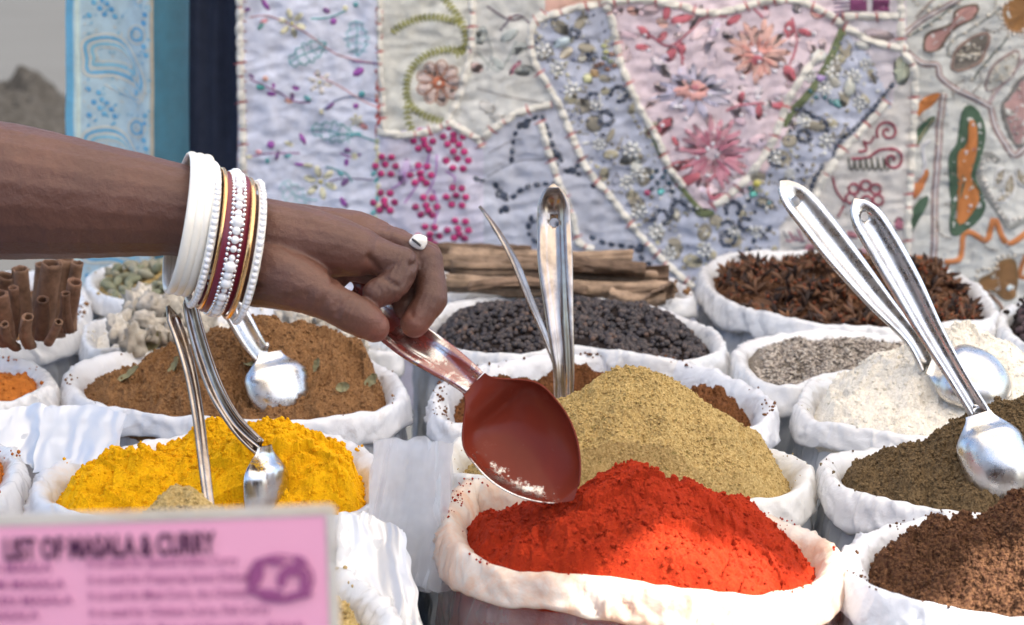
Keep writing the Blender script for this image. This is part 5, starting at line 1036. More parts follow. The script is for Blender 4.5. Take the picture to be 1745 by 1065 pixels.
for (x, y) in [(1110, 300), (1120, 310), (1130, 300), (1140, 312), (1118, 290), (1134, 290), (1146, 326), (1290, 345), (1300, 350), (1275, 340), (1310, 345), (1405, 165), (1415, 172), (1390, 165), (1380, 155), (1430, 180), (1110, 320), (1278, 320)]: E.blob(x, y, 5.5, 4.5, random.random()*3, random.choice([(30, 62, 84), (24, 40, 60), (40, 90, 100)]), 2.6, True)
for x, y in [(1029, 78), (1032, 88), (1030, 98), (1040, 104), (1024, 108), (1016, 112), (1042, 92), (1046, 112), (1034, 118)]: E.blob(x, y, 6, 4.5, 0, random.choice([(150, 110, 140), (190, 190, 120), (130, 90, 70), (110, 120, 90)]), 2.8, True)
def curl(cx, cy, r, a0, turns=.8, col=NV, rr=4.6): E.beads([(cx+r*(1-.25*t)*math.cos(a0+t*turns*6.28), cy+r*(1-.25*t)*math.sin(a0+t*turns*6.28)) for t in np.linspace(0, 1, 7)], rr, 7, col, el=1.2, h=2)
for x, y, r, a0, t in [(978, 55, 9, 0, .9), (1012, 168, 13, 1., .65), (1055, 160, 15, 3.2, .75), (1032, 198, 13, .5, .85), (1005, 96, 6, 0, 1.), (1128, 370, 14, 3., .7), (1160, 355, 16, 2., .65), (1240, 390, 14, 4., .7), (1250, 355, 14, 2.6, .7), (1270, 380, 12, 1., .7), (1322, 268, 14, 0, 1.), (1370, 230, 12, .5, .85), (1240, 405, 14, 0, .7)]: curl(x, y, r, a0, t)
for P in [[(1345, 190), (1365, 185), (1385, 198), (1405, 205), (1408, 220)], [(1520, 145), (1500, 170), (1480, 195), (1460, 215), (1440, 232), (1425, 250), (1420, 270)], [(1400, 285), (1385, 310), (1375, 350)], [(1300, 400), (1310, 390)], [(1180, 355), (1150, 340)], [(1285, 410), (1270, 440)]]: E.beads(P, 4.4, 10, NV, el=1.4, h=1.6)
random.seed(21)
for i in range(1500):
    x, y = random.uniform(905, 1530), random.uniform(20, 520)
    if inp(x, y): E.blob(x, y, random.uniform(1.8, 5.), random.uniform(1.6, 3.8), random.random()*3, random.choice([(226, 226, 220), (150, 152, 160), (132, 122, 100), (50, 56, 74), (190, 186, 150), (110, 116, 140), (166, 156, 126)]), random.uniform(1., 2.8), random.random() < .6, 7)
for i in range(90):
    x, y = random.uniform(905, 1530), random.uniform(20, 520)
    if inp(x, y): E.blob(x, y, random.uniform(7, 15), random.uniform(5, 9), random.random()*3, random.choice([TAN, (176, 168, 138), (190, 186, 170), (150, 154, 170)]), .7)
for i in range(30):
    x, y = random.uniform(910, 1520), random.uniform(200, 520)
    if inp(x, y): E.line([(x, y), (x+random.uniform(-20, 20), y+random.uniform(-20, 20)), (x+random.uniform(-30, 30), y+random.uniform(-30, 30))], 2, random.choice([(120, 118, 112), (80, 84, 100), (165, 150, 120)]), .6)
GL = (84, 96, 56)
E.line([(1104, 205), (1118, 245), (1140, 290), (1165, 325), (1195, 358), (1215, 362)], 9, GL, 1.6); E.line([(1438, 50), (1415, 100), (1385, 150), (1350, 190), (1335, 215)], 13, GL, 1.6); E.blob(1200, 362, 18, 8, .1, GL, 2)
E.done(PT['grey_beaded'])
# ---- pink patch: printed flowers
E = Emb(); random.seed(4)
for i in range(70):
    x, y = random.uniform(1050, 1430), random.uniform(0, 350)
    if inp(x, y, 'pink'): E.blob(x, y, random.uniform(8, 26), random.uniform(5, 12), random.random()*3, random.choice([(226, 206, 216), (214, 196, 214), (232, 204, 208), (222, 190, 200), (236, 222, 228)]), .15)
CR_ = (182, 92, 108); SAL = (226, 172, 158); MU = (172, 172, 206)
def daisy(cx, cy, r, n, w, col, h=.4, j=.15, r0=.2, sq=1.):
    for i in range(n):
        a = i/n*2*math.pi+random.uniform(-.1, .1); rr = r*random.uniform(1-j, 1+j); E.leaf(cx+r*r0*math.cos(a), cy+r*r0*sq*math.sin(a), cx+rr*math.cos(a), cy+rr*sq*math.sin(a), w, col, h)
daisy(1180, 155, 70, 16, 14, (196, 190, 214), .3, sq=.6); daisy(1180, 152, 34, 12, 12, (222, 158, 150), .6, sq=.6); E.blob(1184, 148, 9, 6, 0, (190, 110, 120), .9)
daisy(1292, 88, 52, 18, 13, SAL, .6); daisy(1292, 95, 34, 12, 10, (214, 140, 128), .8); E.blob(1288, 104, 14, 11, 0, (170, 74, 84), 1.)
daisy(1214, 258, 62, 18, 11, (206, 136, 152), .4); daisy(1214, 262, 48, 14, 9, (190, 104, 126), .6)
for P in [[(1085, 45), (1110, 62), (1140, 78), (1175, 52), (1200, 30), (1240, 28)], [(1165, 100), (1150, 75)], [(1158, 60), (1162, 110)], [(1350, 30), (1358, 75), (1345, 110)], [(1236, 188), (1262, 178), (1300, 175), (1340, 180)], [(1240, 270), (1215, 300), (1205, 320), (1215, 350)], [(1280, 10), (1300, 30)], [(1215, 345), (1240, 330), (1262, 320)]]: E.line(P, 4, CR_, .7)
for x, y, rx, ry, a in [(1098, 55, 14, 7, .9), (1095, 80, 14, 6, .1), (1128, 62, 12, 6, -.8), (1142, 92, 9, 14, .5), (1135, 20, 7, 18, .1), (1160, 82, 8, 11, -.2), (1130, 215, 22, 10, -.85), (1112, 222, 12, 7, -.6), (1345, 50, 10, 16, .2), (1372, 55, 14, 6, .4), (1345, 125, 10, 16, -.5), (1330, 180, 16, 7, 0), (1292, 190, 7, 14, 0), (1262, 165, 6, 12, .2),
                        (1155, 282, 28, 9, -.25), (1172, 306, 24, 10, -.45), (1225, 335, 22, 8, -.1), (1150, 240, 10, 5, 1), (1250, 34, 16, 7, -.6), (1160, 32, 22, 8, -.2), (1305, 8, 6, 12, 0), (1210, 22, 16, 6, .2), (1395, 22, 12, 8, .5)]:
    E.blob(x, y, rx, ry, a, (188, 88, 100) if y < 330 else CR_, .8)
for x, y, c in [(1078, 18, SAL), (1128, 38, SAL), (1392, 24, SAL), (1240, 60, (214, 190, 200)), (1330, 60, (206, 186, 198)), (1268, 60, (200, 150, 150)), (1260, 205, (206, 176, 190))]: E.blob(x, y, 11, 8, .4, c, .5)
for x, y in [(1098, 60), (1105, 85), (1155, 42), (1210, 38), (1222, 50), (1128, 212), (1168, 200), (1150, 180), (1240, 155), (1225, 140), (1205, 252), (1222, 265), (1188, 268), (1214, 244), (1265, 130), (1293, 105), (1320, 120), (1325, 168), (1302, 195), (1344, 48), (1388, 58), (1158, 180), (1208, 160), (1290, 165), (1262, 195), (1330, 108), (1152, 282), (1205, 298)]:
    E.blob(x, y, 4.6, 4.2, 0, (222, 218, 226), 2.6, True)
for i in range(60):
    x, y = random.uniform(1060, 1430), random.uniform(-500, -10); E.blob(x, y, 12, 6, random.random()*3, random.choice([CR_, SAL, MU]), .6)
E.done(PT['pink'])
# ---- striped patch
E = Emb()
for x in (1464, 1502):
    for k_ in range(3): E.line([(x-14, 3+k_*6), (x+14, 3+k_*6)], 7, (112, 40, 88), .8)
    for k_ in range(6): E.line([(x-13+k_*5, -40), (x-13+k_*5, 20)], 3, (92, 30, 72), .9)
for y in range(-8, 40, 7): E.line([(1422, y), (1450, y-2)], 2.6, (90, 60, 100), .8)
E.blob(1500, 60, 26, 10, .2, (196, 176, 182), .4); E.blob(1536, 120, 14, 26, 0, (176, 184, 158), .6)
E.done(PT['striped'])
# ---- cream patch with red coils
E = Emb(); RD = (138, 52, 68)
def spiral(cx, cy, r, a0, turns, col=RD, w=5, sg=1): E.line([(cx+r*(1-t*.85)*math.cos(a0+sg*t*turns*6.28), cy+r*(1-t*.85)*math.sin(a0+sg*t*turns*6.28)) for t in np.linspace(0, 1, 16)], w, col, 2.)
spiral(1513, 225, 20, 2.6, 1.5); E.line([(1490, 232), (1482, 245), (1470, 240), (1478, 255), (1462, 258)], 4.5, RD, 1.6); spiral(1520, 272, 20, 4.4, 1.4); E.line([(1525, 255), (1500, 255), (1480, 268), (1450, 270)], 5, RD, 1.8)
for i in range(7): E.line([(1445+i*10, 268), (1449+i*10, 288), (1455+i*10, 288), (1455+i*10, 270)], 3.4, (84, 84, 74), 1.4)
for i, (x, y) in enumerate([(1455, 322), (1475, 316), (1492, 322), (1495, 340), (1476, 342), (1450, 338)]):
    E.line([(x+9*math.cos(t), y+9*math.sin(t)) for t in np.linspace(0, 6, 9)], 5, RD, 1.8)
E.line([(1440, 345), (1425, 325), (1418, 300)], 4, RD, 1.4); E.line([(1440, 350), (1428, 370)], 4, RD, 1.4)
for i in range(12): E.line([(1335+i*5, 400+random.uniform(-14, 14)), (1345+i*5, 412)], 3, random.choice([(170, 90, 110), (120, 120, 130), (190, 170, 170)]), .8)
for x, y, rx, ry, a, c in [(1452, 400, 10, 6, .4, (150, 90, 100)), (1400, 420, 14, 8, .2, (150, 150, 120)), (1470, 430, 12, 8, 0, (176, 130, 140)), (1380, 430, 10, 14, 0, (188, 110, 124)), (1530, 380, 8, 12, 0, (160, 90, 110))]: E.blob(x, y, rx, ry, a, c, .8)
E.done(PT['cream_red'])
# ---- grey felt patch with metal thread, beads and orange leaves
E = Emb(); SIL = (190, 184, 184); BRZ = (140, 112, 106); PB = (206, 196, 176); ORA = (186, 104, 40); DG = (50, 78, 54)
def braid(P, w=11, closed=False):
    E.line(P, w, BRZ, .8, closed); E.line(P, w*.5, SIL, 1.6, closed)
braid([(1545, 88), (1570, 108), (1595, 110), (1600, 130), (1625, 150), (1655, 165), (1688, 182)]); braid([(1688, 182), (1695, 215), (1712, 245), (1728, 265), (1745, 250), (1760, 235)], 12); braid([(1606, 158), (1602, 200), (1598, 260), (1593, 330), (1590, 420), (1588, 460)], 12)
braid([(1540, 58), (1575, 30), (1610, 10), (1640, -8)], 10); E.line([(1685, 175), (1700, 150), (1730, 115), (1760, 90)], 8, (170, 150, 148), 1.)
E.beads([(1606, 160), (1602, 215), (1597, 245)], 2.8, 6.5, PB, h=3.); E.beads([(1593, 340), (1591, 400)], 2.8, 6.5, PB, h=3)
E.line([(1548, 62), (1590, 34), (1625, 8)], 4, (96, 104, 98), 1.2); E.beads([(1550, 60), (1600, 30), (1630, 6)], 3, 16, PB)
def outl(P, fill, edge, w=5, closed=True): E.poly(cr(np.array(P, float), 40, True), fill, .5); E.line(P, w, edge, 1.4, True)
outl([(1574, 86), (1578, 58), (1606, 46), (1622, 38), (1626, 18), (1662, 8), (1656, 30), (1630, 44), (1612, 62), (1600, 82)], (168, 120, 112), (84, 70, 56), 5)
outl([(1622, 118), (1632, 80), (1680, 56), (1672, 98), (1650, 114)], (96, 88, 78), (130, 104, 92), 6)
for i in range(46):
    x, y = random.uniform(1628, 1672), random.uniform(66, 110)
    if abs((x-1650)/26)+abs((y-88)/24+.4*(x-1650)/26) < 1.: E.blob(x, y, 3., 3., 0, PB, 3., True, 8)
outl([(1680, 154), (1690, 112), (1732, 86), (1728, 122), (1708, 142)], (176, 176, 168), (136, 116, 112), 5)
E.beads([(1686, 146), (1694, 116), (1726, 94), (1722, 122), (1700, 140)], 3, 7, PB, True)
for i in range(16): E.blob(random.uniform(1694, 1720), random.uniform(108, 136), 2.6, 2.6, 0, PB, 3, True, 7)
outl([(1705, 15), (1730, -6), (1770, -10), (1770, 40), (1742, 54), (1715, 48)], (132, 84, 34), (150, 120, 90), 4); E.beads([(1702, 12), (1702, 32), (1714, 52), (1735, 60), (1750, 50)], 3.4, 8, (216, 206, 196)); E.beads([(1702, 10), (1730, -8)], 3.4, 8, (216, 206, 196)); E.beads([(1742, 50), (1745, 75)], 3.4, 8, (216, 206, 196))
outl([(1708, 190), (1720, 165), (1748, 130), (1790, 150), (1780, 220), (1735, 248)], (168, 128, 124), (112, 108, 102), 9); E.beads([(1720, 175), (1745, 140)], 3, 10, PB); E.beads([(1716, 195), (1738, 238)], 3, 9, (170, 170, 160)); E.beads([(1724, 190), (1745, 225)], 3, 9, (150, 146, 136))
E.line([(1620, 98), (1612, 84), (1624, 66), (1650, 50), (1680, 30), (1700, 14)], 3, (120, 122, 116), 1.); E.beads([(1614, 92), (1618, 72), (1645, 54), (1680, 26)], 3.6, 17, PB); E.line([(1655, 138), (1672, 112), (1690, 92), (1712, 66)], 4, (98, 104, 98), 1.); E.beads([(1655, 136), (1690, 95), (1715, 62)], 3.4, 20, PB)
outl([(1640, 190), (1655, 182), (1672, 205), (1674, 245), (1660, 300), (1674, 345), (1662, 375), (1622, 398), (1622, 340), (1618, 270), (1632, 242)], DG, DG, 6)
E.poly(cr(np.array([(1650, 202), (1662, 215), (1662, 258), (1652, 300), (1668, 330), (1650, 370), (1630, 380), (1632, 330), (1630, 262), (1645, 245)], float), 40, True), ORA, 1.6)
for x, y in [(1656, 212), (1644, 258), (1658, 254), (1642, 304), (1654, 318), (1636, 352), (1652, 350), (1645, 335)]: E.blob(x, y, 4, 4, 0, random.choice([(196, 180, 176), (150, 70, 56), PB]), 3, True)
E.poly(cr(np.array([(1563, 200), (1566, 175), (1582, 162), (1600, 158), (1588, 180), (1575, 188)], float), 24, True), ORA, 1.); E.poly(cr(np.array([(1562, 248), (1564, 222), (1580, 202), (1594, 198), (1584, 220), (1574, 232)], float), 24, True), DG, 1.)
E.poly(cr(np.array([(1556, 338), (1558, 312), (1578, 288), (1582, 298), (1570, 325)], float), 24, True), (176, 98, 44), 1.); E.poly(cr(np.array([(1550, 396), (1556, 352), (1580, 332), (1578, 352), (1562, 378)], float), 24, True), DG, 1.); E.line([(1560, 245), (1575, 225), (1590, 202)], 2.5, (180, 160, 120), 2.)
E.line([(1560, 312), (1575, 285), (1572, 250), (1585, 240)], 6, (196, 196, 200), 1.2)
E.line([(1700, 275), (1682, 262), (1668, 275), (1668, 300), (1680, 330), (1700, 360), (1715, 385)], 12, (132, 132, 126), 1.); E.beads([(1692, 272), (1674, 275), (1672, 300), (1688, 335), (1708, 370), (1735, 370)], 3.6, 9, (206, 200, 190)); E.line([(1715, 388), (1745, 372), (1770, 360)], 10, (140, 140, 132), 1.)
for cx, cy, a, L_ in [(1718, 315, 1.75, 34), (1702, 300, 1.95, 26), (1738, 300, 1.2, 26), (1708, 335, 2.6, 22)]:
    ca, sa = math.cos(a), math.sin(a); f = lambda u, v: (cx+u*ca-v*sa, cy+u*sa+v*ca)
    P = [f(-L_*.6, 0), f(-L_*.2, L_*.26), f(L_*.3, L_*.26), f(L_*.7, 0), f(L_*.3, -L_*.26), f(-L_*.2, -L_*.26)]; E.line(P, 5, (206, 206, 204), 1.4, True); E.poly(cr(np.array(P), 24, True), (140, 128, 104), .6)
    for k_ in range(9): E.blob(*f(random.uniform(-.4, .5)*L_, random.uniform(-.14, .14)*L_), 2.6, 2.6, 0, PB, 3, True, 7)
E.line([(1607, 445), (1635, 440), (1640, 402), (1652, 395), (1680, 408), (1692, 372), (1712, 412), (1745, 396), (1775, 380)], 10, (190, 108, 50), 1.6)
E.line([(1745, 430), (1735, 470), (1760, 465)], 8, (176, 98, 44), 1.4); E.line([(1560, 440), (1580, 440)], 12, (186, 100, 44), 1.2)
outl([(1668, 475), (1690, 462), (1700, 445), (1722, 440), (1730, 460), (1728, 500), (1710, 508), (1690, 492), (1672, 490)], (120, 78, 34), (120, 90, 50), 4); E.beads([(1662, 470), (1668, 458), (1692, 455), (1700, 436), (1725, 434)], 3.4, 8, PB); E.beads([(1662, 478), (1672, 498), (1692, 500)], 3.4, 8, (190, 186, 170)); E.blob(1716, 488, 6, 6, 0, (180, 200, 206), 2, True); E.blob(1690, 470, 5, 5, 0, (190, 180, 160), 2, True)
E.line([(1660, 480), (1690, 505), (1705, 525), (1700, 550)], 6, (120, 84, 60), 1.2); E.line([(1560, 30), (1580, 5), (1600, -10)], 6, (150, 140, 130), 1.); E.beads([(1555, 0), (1575, 18), (1598, 10)], 3.2, 8, PB)
for i in range(26):
    x, y = random.uniform(1565, 1745), random.uniform(10, 500); a = random.random()*6; E.beads([(x, y), (x+18*math.cos(a), y+18*math.sin(a)), (x+34*math.cos(a+.5), y+34*math.sin(a+.5))], 2.2, 5.5, random.choice([PB, (190, 192, 190), (150, 140, 128)]), h=2)
for i in range(500):
    x, y = random.uniform(1570, 1960), random.uniform(-500, 520); E.blob(x, y, random.uniform(1.5, 2.6), 2, 0, random.choice([(200, 206, 210), (160, 170, 176), (150, 160, 170)]), .7, False, 6)
E.done(PT['grey_felt'])
# ---- corded seams
for P in [[(408, TOPY), (408, 0), (409, 110), (412, 220), (414, 330), (416, 440), (416, 640)], [(646, TOPY), (647, 60), (650, 140), (654, 205), (650, 225)], [(640, 222), (680, 228), (720, 226), (762, 210)], [(806, TOPY), (805, 20), (800, 90), (792, 130), (780, 170), (762, 205)], [(762, 205), (790, 222), (812, 235), (820, 250)],
          [(822, 236), (850, 212), (890, 190), (940, 178)], [(930, 22), (910, 40), (904, 80), (915, 115), (935, 150), (955, 185), (978, 240), (1002, 290), (1040, 335), (1085, 395), (1130, 445), (1180, 490)], [(912, 36), (950, 22), (1000, 10), (1060, 2), (1100, 0), (1160, 10), (1200, 22), (1245, 18), (1290, 6), (1350, 0), (1400, 18), (1436, 42)],
          [(1030, 5), (1044, 40), (1052, 85), (1062, 120), (1078, 160), (1095, 195), (1118, 232), (1140, 285), (1165, 318)], [(920, 205), (935, 260), (952, 310), (975, 370), (985, 410), (1010, 425)], [(1400, 90), (1370, 125), (1345, 165), (1330, 205), (1310, 250), (1275, 300), (1245, 330), (1215, 350)],
          [(1436, 28), (1470, 28), (1530, 28)], [(1440, 45), (1475, 65), (1510, 78), (1545, 82)], [(1512, 172), (1490, 200), (1465, 225), (1440, 250), (1420, 275), (1400, 310), (1385, 345)], [(1536, TOPY), (1535, 0), (1536, 80), (1556, 120), (1558, 200), (1552, 290), (1546, 380), (1545, 480)]]:
    cord(P, ec, 13 if P[0][0] != 646 else 9, seg=27 if P[0][0] > 1300 else 23)
# ---- the brocade cloth and the dark cloth beside it
def bh(px): return .018*np.exp(-((px-262)/34.)**2)-.03*np.clip((px-285)/45., 0, 1)**1.5
YB = 2.08
def BP(px, py, off=0.):
    P = np.array(PY(px, py, YB)); P[..., 1] -= bh(np.asarray(px, float))+.004*perlin(np.asarray(px)/60., np.asarray(py)/200., 77)+off; return P
def cloth_px(name, x0, x1, colf, mat, label, cat, fn, step=4.):
    gx = np.arange(x0, x1+.1, step); gy = np.r_[np.arange(TOPY, 0, 20.), np.arange(0, 700, 10.)]; X, Y = np.meshgrid(gx, gy, indexing='ij'); V = fn(X+(4*perlin(Y/90., Y*0, 3) if x0 < 200 else 0), Y)
    V2 = V.copy(); V2[..., 1] += .0012; n, m = X.shape; c = np.array([lin(*colf(a)) for a in X.ravel()])
    return put(name, V.reshape(-1, 3), grid_faces(n, m), mat, cols=c, label=label, cat=cat)
SATIN = m_attr('brocade_satin', .42, .5, (200, .25, .0008), weave=500, sheen=.3); THR = m_attr('brocade_thread', .6, .35, (500, .3, .0004))
def bcol(x): return (100, 174, 210) if x < 126 else (205, 226, 222) if x < 138 else (184, 208, 216) if x < 262 else (176, 178, 170) if x < 268 else (42, 108, 130)
br = cloth_px('brocade_cloth', 112, 332, bcol, SATIN, 'pale blue brocade cloth with paisley border and teal edge, hanging at the far left', 'brocade cloth', BP, 3.)
mbB = MB()
def bl_(P, w, col, h=.5, closed=False):
    P = np.array(P, float); L = np.linalg.norm(np.diff(P, axis=0), axis=1).sum(); n = max(5, int(L/5)); Q = cr(P, n, closed); T = np.gradient(Q, axis=0); T /= np.linalg.norm(T, axis=1)[:, None]+1e-9; Nn = np.stack([-T[:, 1], T[:, 0]], 1)
    V = np.stack([BP((Q+Nn*u*w/2)[:, 0], (Q+Nn*u*w/2)[:, 1], .0006+h/1000*(1-abs(u))) for u in (-1, 0, 1)], 1); mbB.add(V, [list(f) for f in grid_faces(n, 3, closed)], lin(*col))
def bb_(x, y, rx, ry, a, col, h=.5):
    k = 10; t = np.arange(k)/k*2*math.pi; X = x+rx*np.cos(t)*math.cos(a)-ry*np.sin(t)*math.sin(a); Y = y+rx*np.cos(t)*math.sin(a)+ry*np.sin(t)*math.cos(a)
    mbB.add(np.vstack([BP(np.array(x*1.), np.array(y*1.), .0008+h/1000), BP(X, Y, .0006)]), [[0, 1+j, 1+(j+1) % k] for j in range(k)], lin(*col))
CRM = (205, 206, 196); LB = (112, 176, 208); MB_ = (92, 158, 200)
for cy0 in (-560, -400, -235, -78, 92, 250, 410):
    for sc, col, w in [(1., CRM, 5), (.84, LB, 5), (.66, CRM, 4), (.5, (140, 190, 208), 6), (.34, CRM, 3)]:
        P = [(178-36*sc, cy0+8), (172-30*sc, cy0-22*sc), (178, cy0-34*sc), (200+10*sc, cy0-24*sc), (210+26*sc, cy0+14*sc), (214+38*sc, cy0+54*sc), (205+34*sc, cy0+84*sc), (214+24*sc, cy0+58*sc), (196, cy0+38*sc), (170-22*sc, cy0+36*sc)]
        bl_(P, w, col, .5, True)
    for k_ in range(5): bl_([(178+k_*11, cy0+52+k_*3), (210+k_*7, cy0+66+k_*4), (246-k_*2, cy0+74+k_*5)], 2.4, LB if k_ % 2 else CRM)
    for (dx, dy) in [(168, 72), (174, 84), (182, 90), (170, 98), (190, 100), (150, 66), (152, 110), (178, 108), (160, 88), (196, 112), (250, -8), (254, 6), (246, -20), (252, 108), (250, 122)]: bb_(dx, cy0+dy-6, 5.2, 4.4, .6, MB_ if random.random() < .6 else LB)
    for rr2, c in ((16, CRM), (11, LB), (5, CRM)): bl_([(236+rr2*math.cos(t), cy0-34+rr2*math.sin(t)) for t in np.linspace(0, 5.6, 9)], 3.4, c, .5, True)
for i in range(560):
    x, y = random.uniform(140, 262), random.uniform(-540, 520); bb_(x, y, random.uniform(2, 4.5), random.uniform(1.2, 2.4), random.random()*3, random.choice([CRM, LB, (176, 204, 214), (196, 196, 188), (136, 186, 206)]), .25)
bl_([(265, TOPY), (265, 0), (265, 300), (265, 680)], 3.5, (190, 176, 150), .8); bl_([(132, TOPY), (131, 0), (134, 300), (134, 680)], 4, (214, 228, 216), .8)
mbB.obj('paisley_weave', THR, br)
DKC = m_attr('dark_cotton', .85, .15, (60, .3, .003), weave=500)
cloth_px('dark_cloth', 322, 416, lambda x: (44, 50, 66), DKC, 'plain dark navy cloth hanging between the blue brocade and the patchwork', 'dark cloth', lambda X, Y: np.array(PY(X, Y, YC+.03))+np.stack([0*X, .012*perlin(X/30, Y/300, 5), 0*X], -1))
# ------------------------------------------------------------------ laminated pink price card near the camera
DS = .555
PAP = m_plain('pink_paper', (.82, .38, .55), .5, .4, coat=.3); INK = m_plain('dark_ink', (.065, .018, .06), .7, .2); INK2 = m_plain('faded_ink', (.30, .08, .22), .7, .2); WHT = m_plain('white_paper_edge', (.85, .82, .84), .6, .3)
LAM = m_plastic('laminate_film', (.80, .76, .70), transl=.3, clear=.35, rough=.12)
o0 = PD(573, 858, DS); ex = PD(0, 873, DS*1.0)-o0; ex /= np.linalg.norm(ex); ez = np.array([-.0, -.15, -1.]); ez -= (ez@ex)*ex; ez /= np.linalg.norm(ez); pxs = DS/FP
def SP(px, py, off=0.):
    """px,py measured in photo pixels from the top right corner of the laminate (x to the left, y down)"""
    px = np.asarray(px, float)[..., None]; py = np.asarray(py, float)[..., None]; bend = .004*np.sin(px/1200*math.pi)
    n = np.cross(ex, ez); n = n if n[1] < 0 else -n
    return o0+ex*px*pxs+ez*py*pxs+n*(bend+off)
sg = empty('price_card', SP(600., 1660.)*np.array([1, 1, 0]), 'pink laminated list of masala and curry standing blurred in the foreground', 'sign card')
def sheet(name, x0, x1, y0, y1, off, mat, rad=0, parent=sg):
    n, m = 40, 30; X, Y = np.meshgrid(np.linspace(x0, x1, n), np.linspace(y0, y1, m), indexing='ij'); X = X.copy(); Y = Y.copy()
    if rad:
        cx0, cy0 = x0+rad, y0+rad
        for i in range(n):
            for j in range(m):
                if X[i, j] < cx0 and Y[i, j] < cy0:
                    d = math.hypot(X[i, j]-cx0, Y[i, j]-cy0)
                    if d > rad: X[i, j] = cx0+(X[i, j]-cx0)*rad/d; Y[i, j] = cy0+(Y[i, j]-cy0)*rad/d
    A = SP(X, Y, off); B = SP(X, Y, off-.0003); V = np.vstack([A.reshape(-1, 3), B.reshape(-1, 3)]); o = n*m; F = [list(f) for f in grid_faces(n, m)]+[list(f)[::-1] for f in grid_faces(n, m, off=o)]
    return put(name, V, F, mat, parent)
def frame_():
    xs = np.r_[np.linspace(0, 19, 6), np.linspace(19, 1170, 36)[1:], np.linspace(1170, 1190, 4)[1:]]; ys = np.r_[np.linspace(0, 20, 6), np.linspace(20, 1642, 26)[1:], np.linspace(1642, 1660, 4)[1:]]
    X, Y = np.meshgrid(xs, ys, indexing='ij'); X = X.copy(); Y = Y.copy(); F = grid_faces(len(xs), len(ys)); cx = X.ravel()[F].mean(1); cy = Y.ravel()[F].mean(1); k = ~((cx > 19) & (cx < 1170) & (cy > 20) & (cy < 1642))
    for i in range(6):
        for j in range(6):
            d = math.hypot(X[i, j]-14, Y[i, j]-14)
            if X[i, j] < 14 and Y[i, j] < 14 and d > 14: X[i, j] = 14+(X[i, j]-14)*14/d; Y[i, j] = 14+(Y[i, j]-14)*14/d
    A = SP(X, Y, .0004).reshape(-1, 3); B = SP(X, Y, -.0001).reshape(-1, 3); o = len(A); put('laminate_border', np.vstack([A, B]), np.vstack([F[k], F[k][:, ::-1]+o]), LAM, sg)
frame_(); sheet('white_backing', 16, 1174, 15, 1645, -.0004, WHT); paper = sheet('pink_sheet', 19, 1170, 20, 1642, .0001, PAP)
nS = np.cross(ex, ez); nS = nS if nS[1] < 0 else -nS
def text(s_, right, left, base_l, base_r, hpx, mat, bold=0., name='lettering'):
    cu = bpy.data.curves.new('t', 'FONT'); cu.body = s_; cu.size = 1; cu.offset = bold; cu.resolution_u = 3; to = bpy.data.objects.new('t', cu); COL.objects.link(to); bpy.context.view_layer.update()
    me = bpy.data.meshes.new_from_object(to.evaluated_get(bpy.context.evaluated_depsgraph_get())); bpy.data.objects.remove(to)
    v = np.array([q.co[:2] for q in me.vertices]); F = [list(p.vertices) for p in me.polygons]; x0, x1 = v[:, 0].min(), v[:, 0].max(); y1 = .70
    t = (v[:, 0]-x0)/(x1-x0); X = left+(right-left)*t; Y = base_l+(base_r-base_l)*t-v[:, 1]/y1*hpx
    # photo pixels of the card -> card coordinates
    V = SP(573-X, Y-858-(573-X)*.026*1., .0012); return put(name, V, F, mat, paper)
text('LIST OF MASALA & CURRY', 368, 12, 949, 939, 36, INK, .035)
for i, (s_, r_, b) in enumerate([('It is used for Special Indian Curry', 405, 962), ('It is used for Preparing Sweet Dishes', 420, 990), ('It is used for Meat Curry, dry Chicken', 418, 1018), ('It is used for Chicken Curry, Fish Curry', 455, 1047), ('It is used for Rice and Vegetables, all kinds', 512, 1076)]):
    text(s_, r_, 152, b, b-3, 15, INK2, .012)
for i, (s_, r_, b) in enumerate([('SAMBAR MASALA', 90, 972), ('GARAM MASALA', 112, 1000), ('CHICKEN MASALA', 124, 1028), ('FISH MASALA', 66, 1054)]): text(s_, r_, -70, b, b-3, 15, INK2, .014)
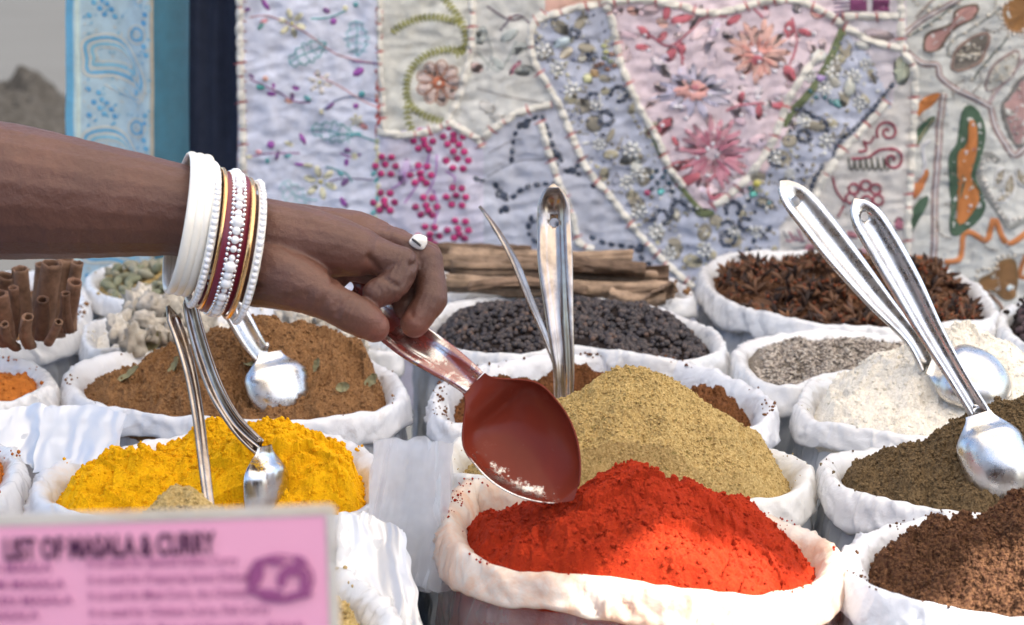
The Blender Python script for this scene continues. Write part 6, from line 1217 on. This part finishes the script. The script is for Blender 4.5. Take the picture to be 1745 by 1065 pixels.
# round printed emblem
mb = MB()
def E2(x, y, rx, ry, a=0, k=20):
    t = np.arange(k)/k*2*math.pi; X = x+rx*np.cos(t)*math.cos(a)-ry*np.sin(t)*math.sin(a); Y = y+rx*np.cos(t)*math.sin(a)+ry*np.sin(t)*math.cos(a); off = .0012+.00004*(mb.n % 9)
    mb.add(SP(573-X, Y-858-(573-X)*.026, off), [list(range(k))])
for x, y, rx, ry, a in [(434, 978, 13, 22, .3), (496, 970, 16, 11, 0), (466, 955, 20, 7, .1), (516, 1000, 9, 18, 0), (455, 1010, 26, 8, .1), (505, 1014, 24, 7, -.1), (478, 985, 9, 16, .2), (430, 1006, 14, 7, .2), (510, 955, 14, 8, .6), (470, 1022, 30, 4, 0), (515, 980, 8, 10, 0), (440, 958, 10, 8, 0)]: E2(x, y, rx, ry, a)
t = np.linspace(0, 2*math.pi, 49)[:-1]; X = np.stack([475+r*math.cos(q) for q in t for r in (52, 57)]); Y = np.stack([985+r*.74*math.sin(q) for q in t for r in (52, 57)]); mb.add(SP(573-X, Y-858-(573-X)*.026, .0012), [list(f) for f in grid_faces(48, 2, True)])
mb2 = mb.obj('emblem', INK2, paper)
# stake carrying the card
P = [SP(600., 500., -.012), SP(600., 1600., -.012)]; a = np.array(P[0]); b = np.array([P[1][0], P[1][1], .004]); V, F = tube([a, b], .007, 10); put('stake', V, F, WOOD, sg)
V, F = box((b[0], b[1], .012), (.12, .08, .012)); put('foot', V, F, WOOD, sg, smooth=False)
# ------------------------------------------------------------------ camera, light, render settings
cam = bpy.data.cameras.new('camera'); co = bpy.data.objects.new('camera', cam); COL.objects.link(co)
co.location = (0, 0, CAMZ); co.rotation_euler = (R(90)+PITCH, 0, 0); cam.sensor_width = 36; cam.lens = FP/1745*36
cam.clip_start = .02; cam.clip_end = 300; cam.dof.use_dof = True; cam.dof.focus_distance = 1.16; cam.dof.aperture_fstop = 10.5; SC.camera = co
w = bpy.data.worlds.new('World'); SC.world = w; w.use_nodes = True; nt = w.node_tree; bg = nt.nodes['Background']
sky = nt.nodes.new('ShaderNodeTexSky'); sky.sky_type = 'NISHITA'; sky.sun_disc = False
sd = Vector(SUN).normalized(); sky.sun_elevation = math.asin(sd.z); sky.sun_rotation = math.atan2(sd.x, sd.y)
sky.air_density = 1.; sky.dust_density = 3.; nt.links.new(sky.outputs[0], bg.inputs[0]); bg.inputs[1].default_value = .11
sl = bpy.data.lights.new('sun', 'SUN'); sl.energy = 3.6; sl.angle = R(.53); sl.color = (1, .95, .87); so = bpy.data.objects.new('sun', sl); COL.objects.link(so)
so.rotation_euler = sd.to_track_quat('Z', 'Y').to_euler(); so.location = (1, -1, 3)
SC.view_settings.view_transform = 'Standard'; SC.view_settings.look = 'None'; SC.view_settings.gamma = 1; SC.view_settings.exposure = EXPO
SC.render.engine = 'CYCLES'; SC.cycles.use_denoising = True; SC.cycles.max_bounces = 8; SC.cycles.diffuse_bounces = 4; SC.cycles.transparent_max_bounces = 12
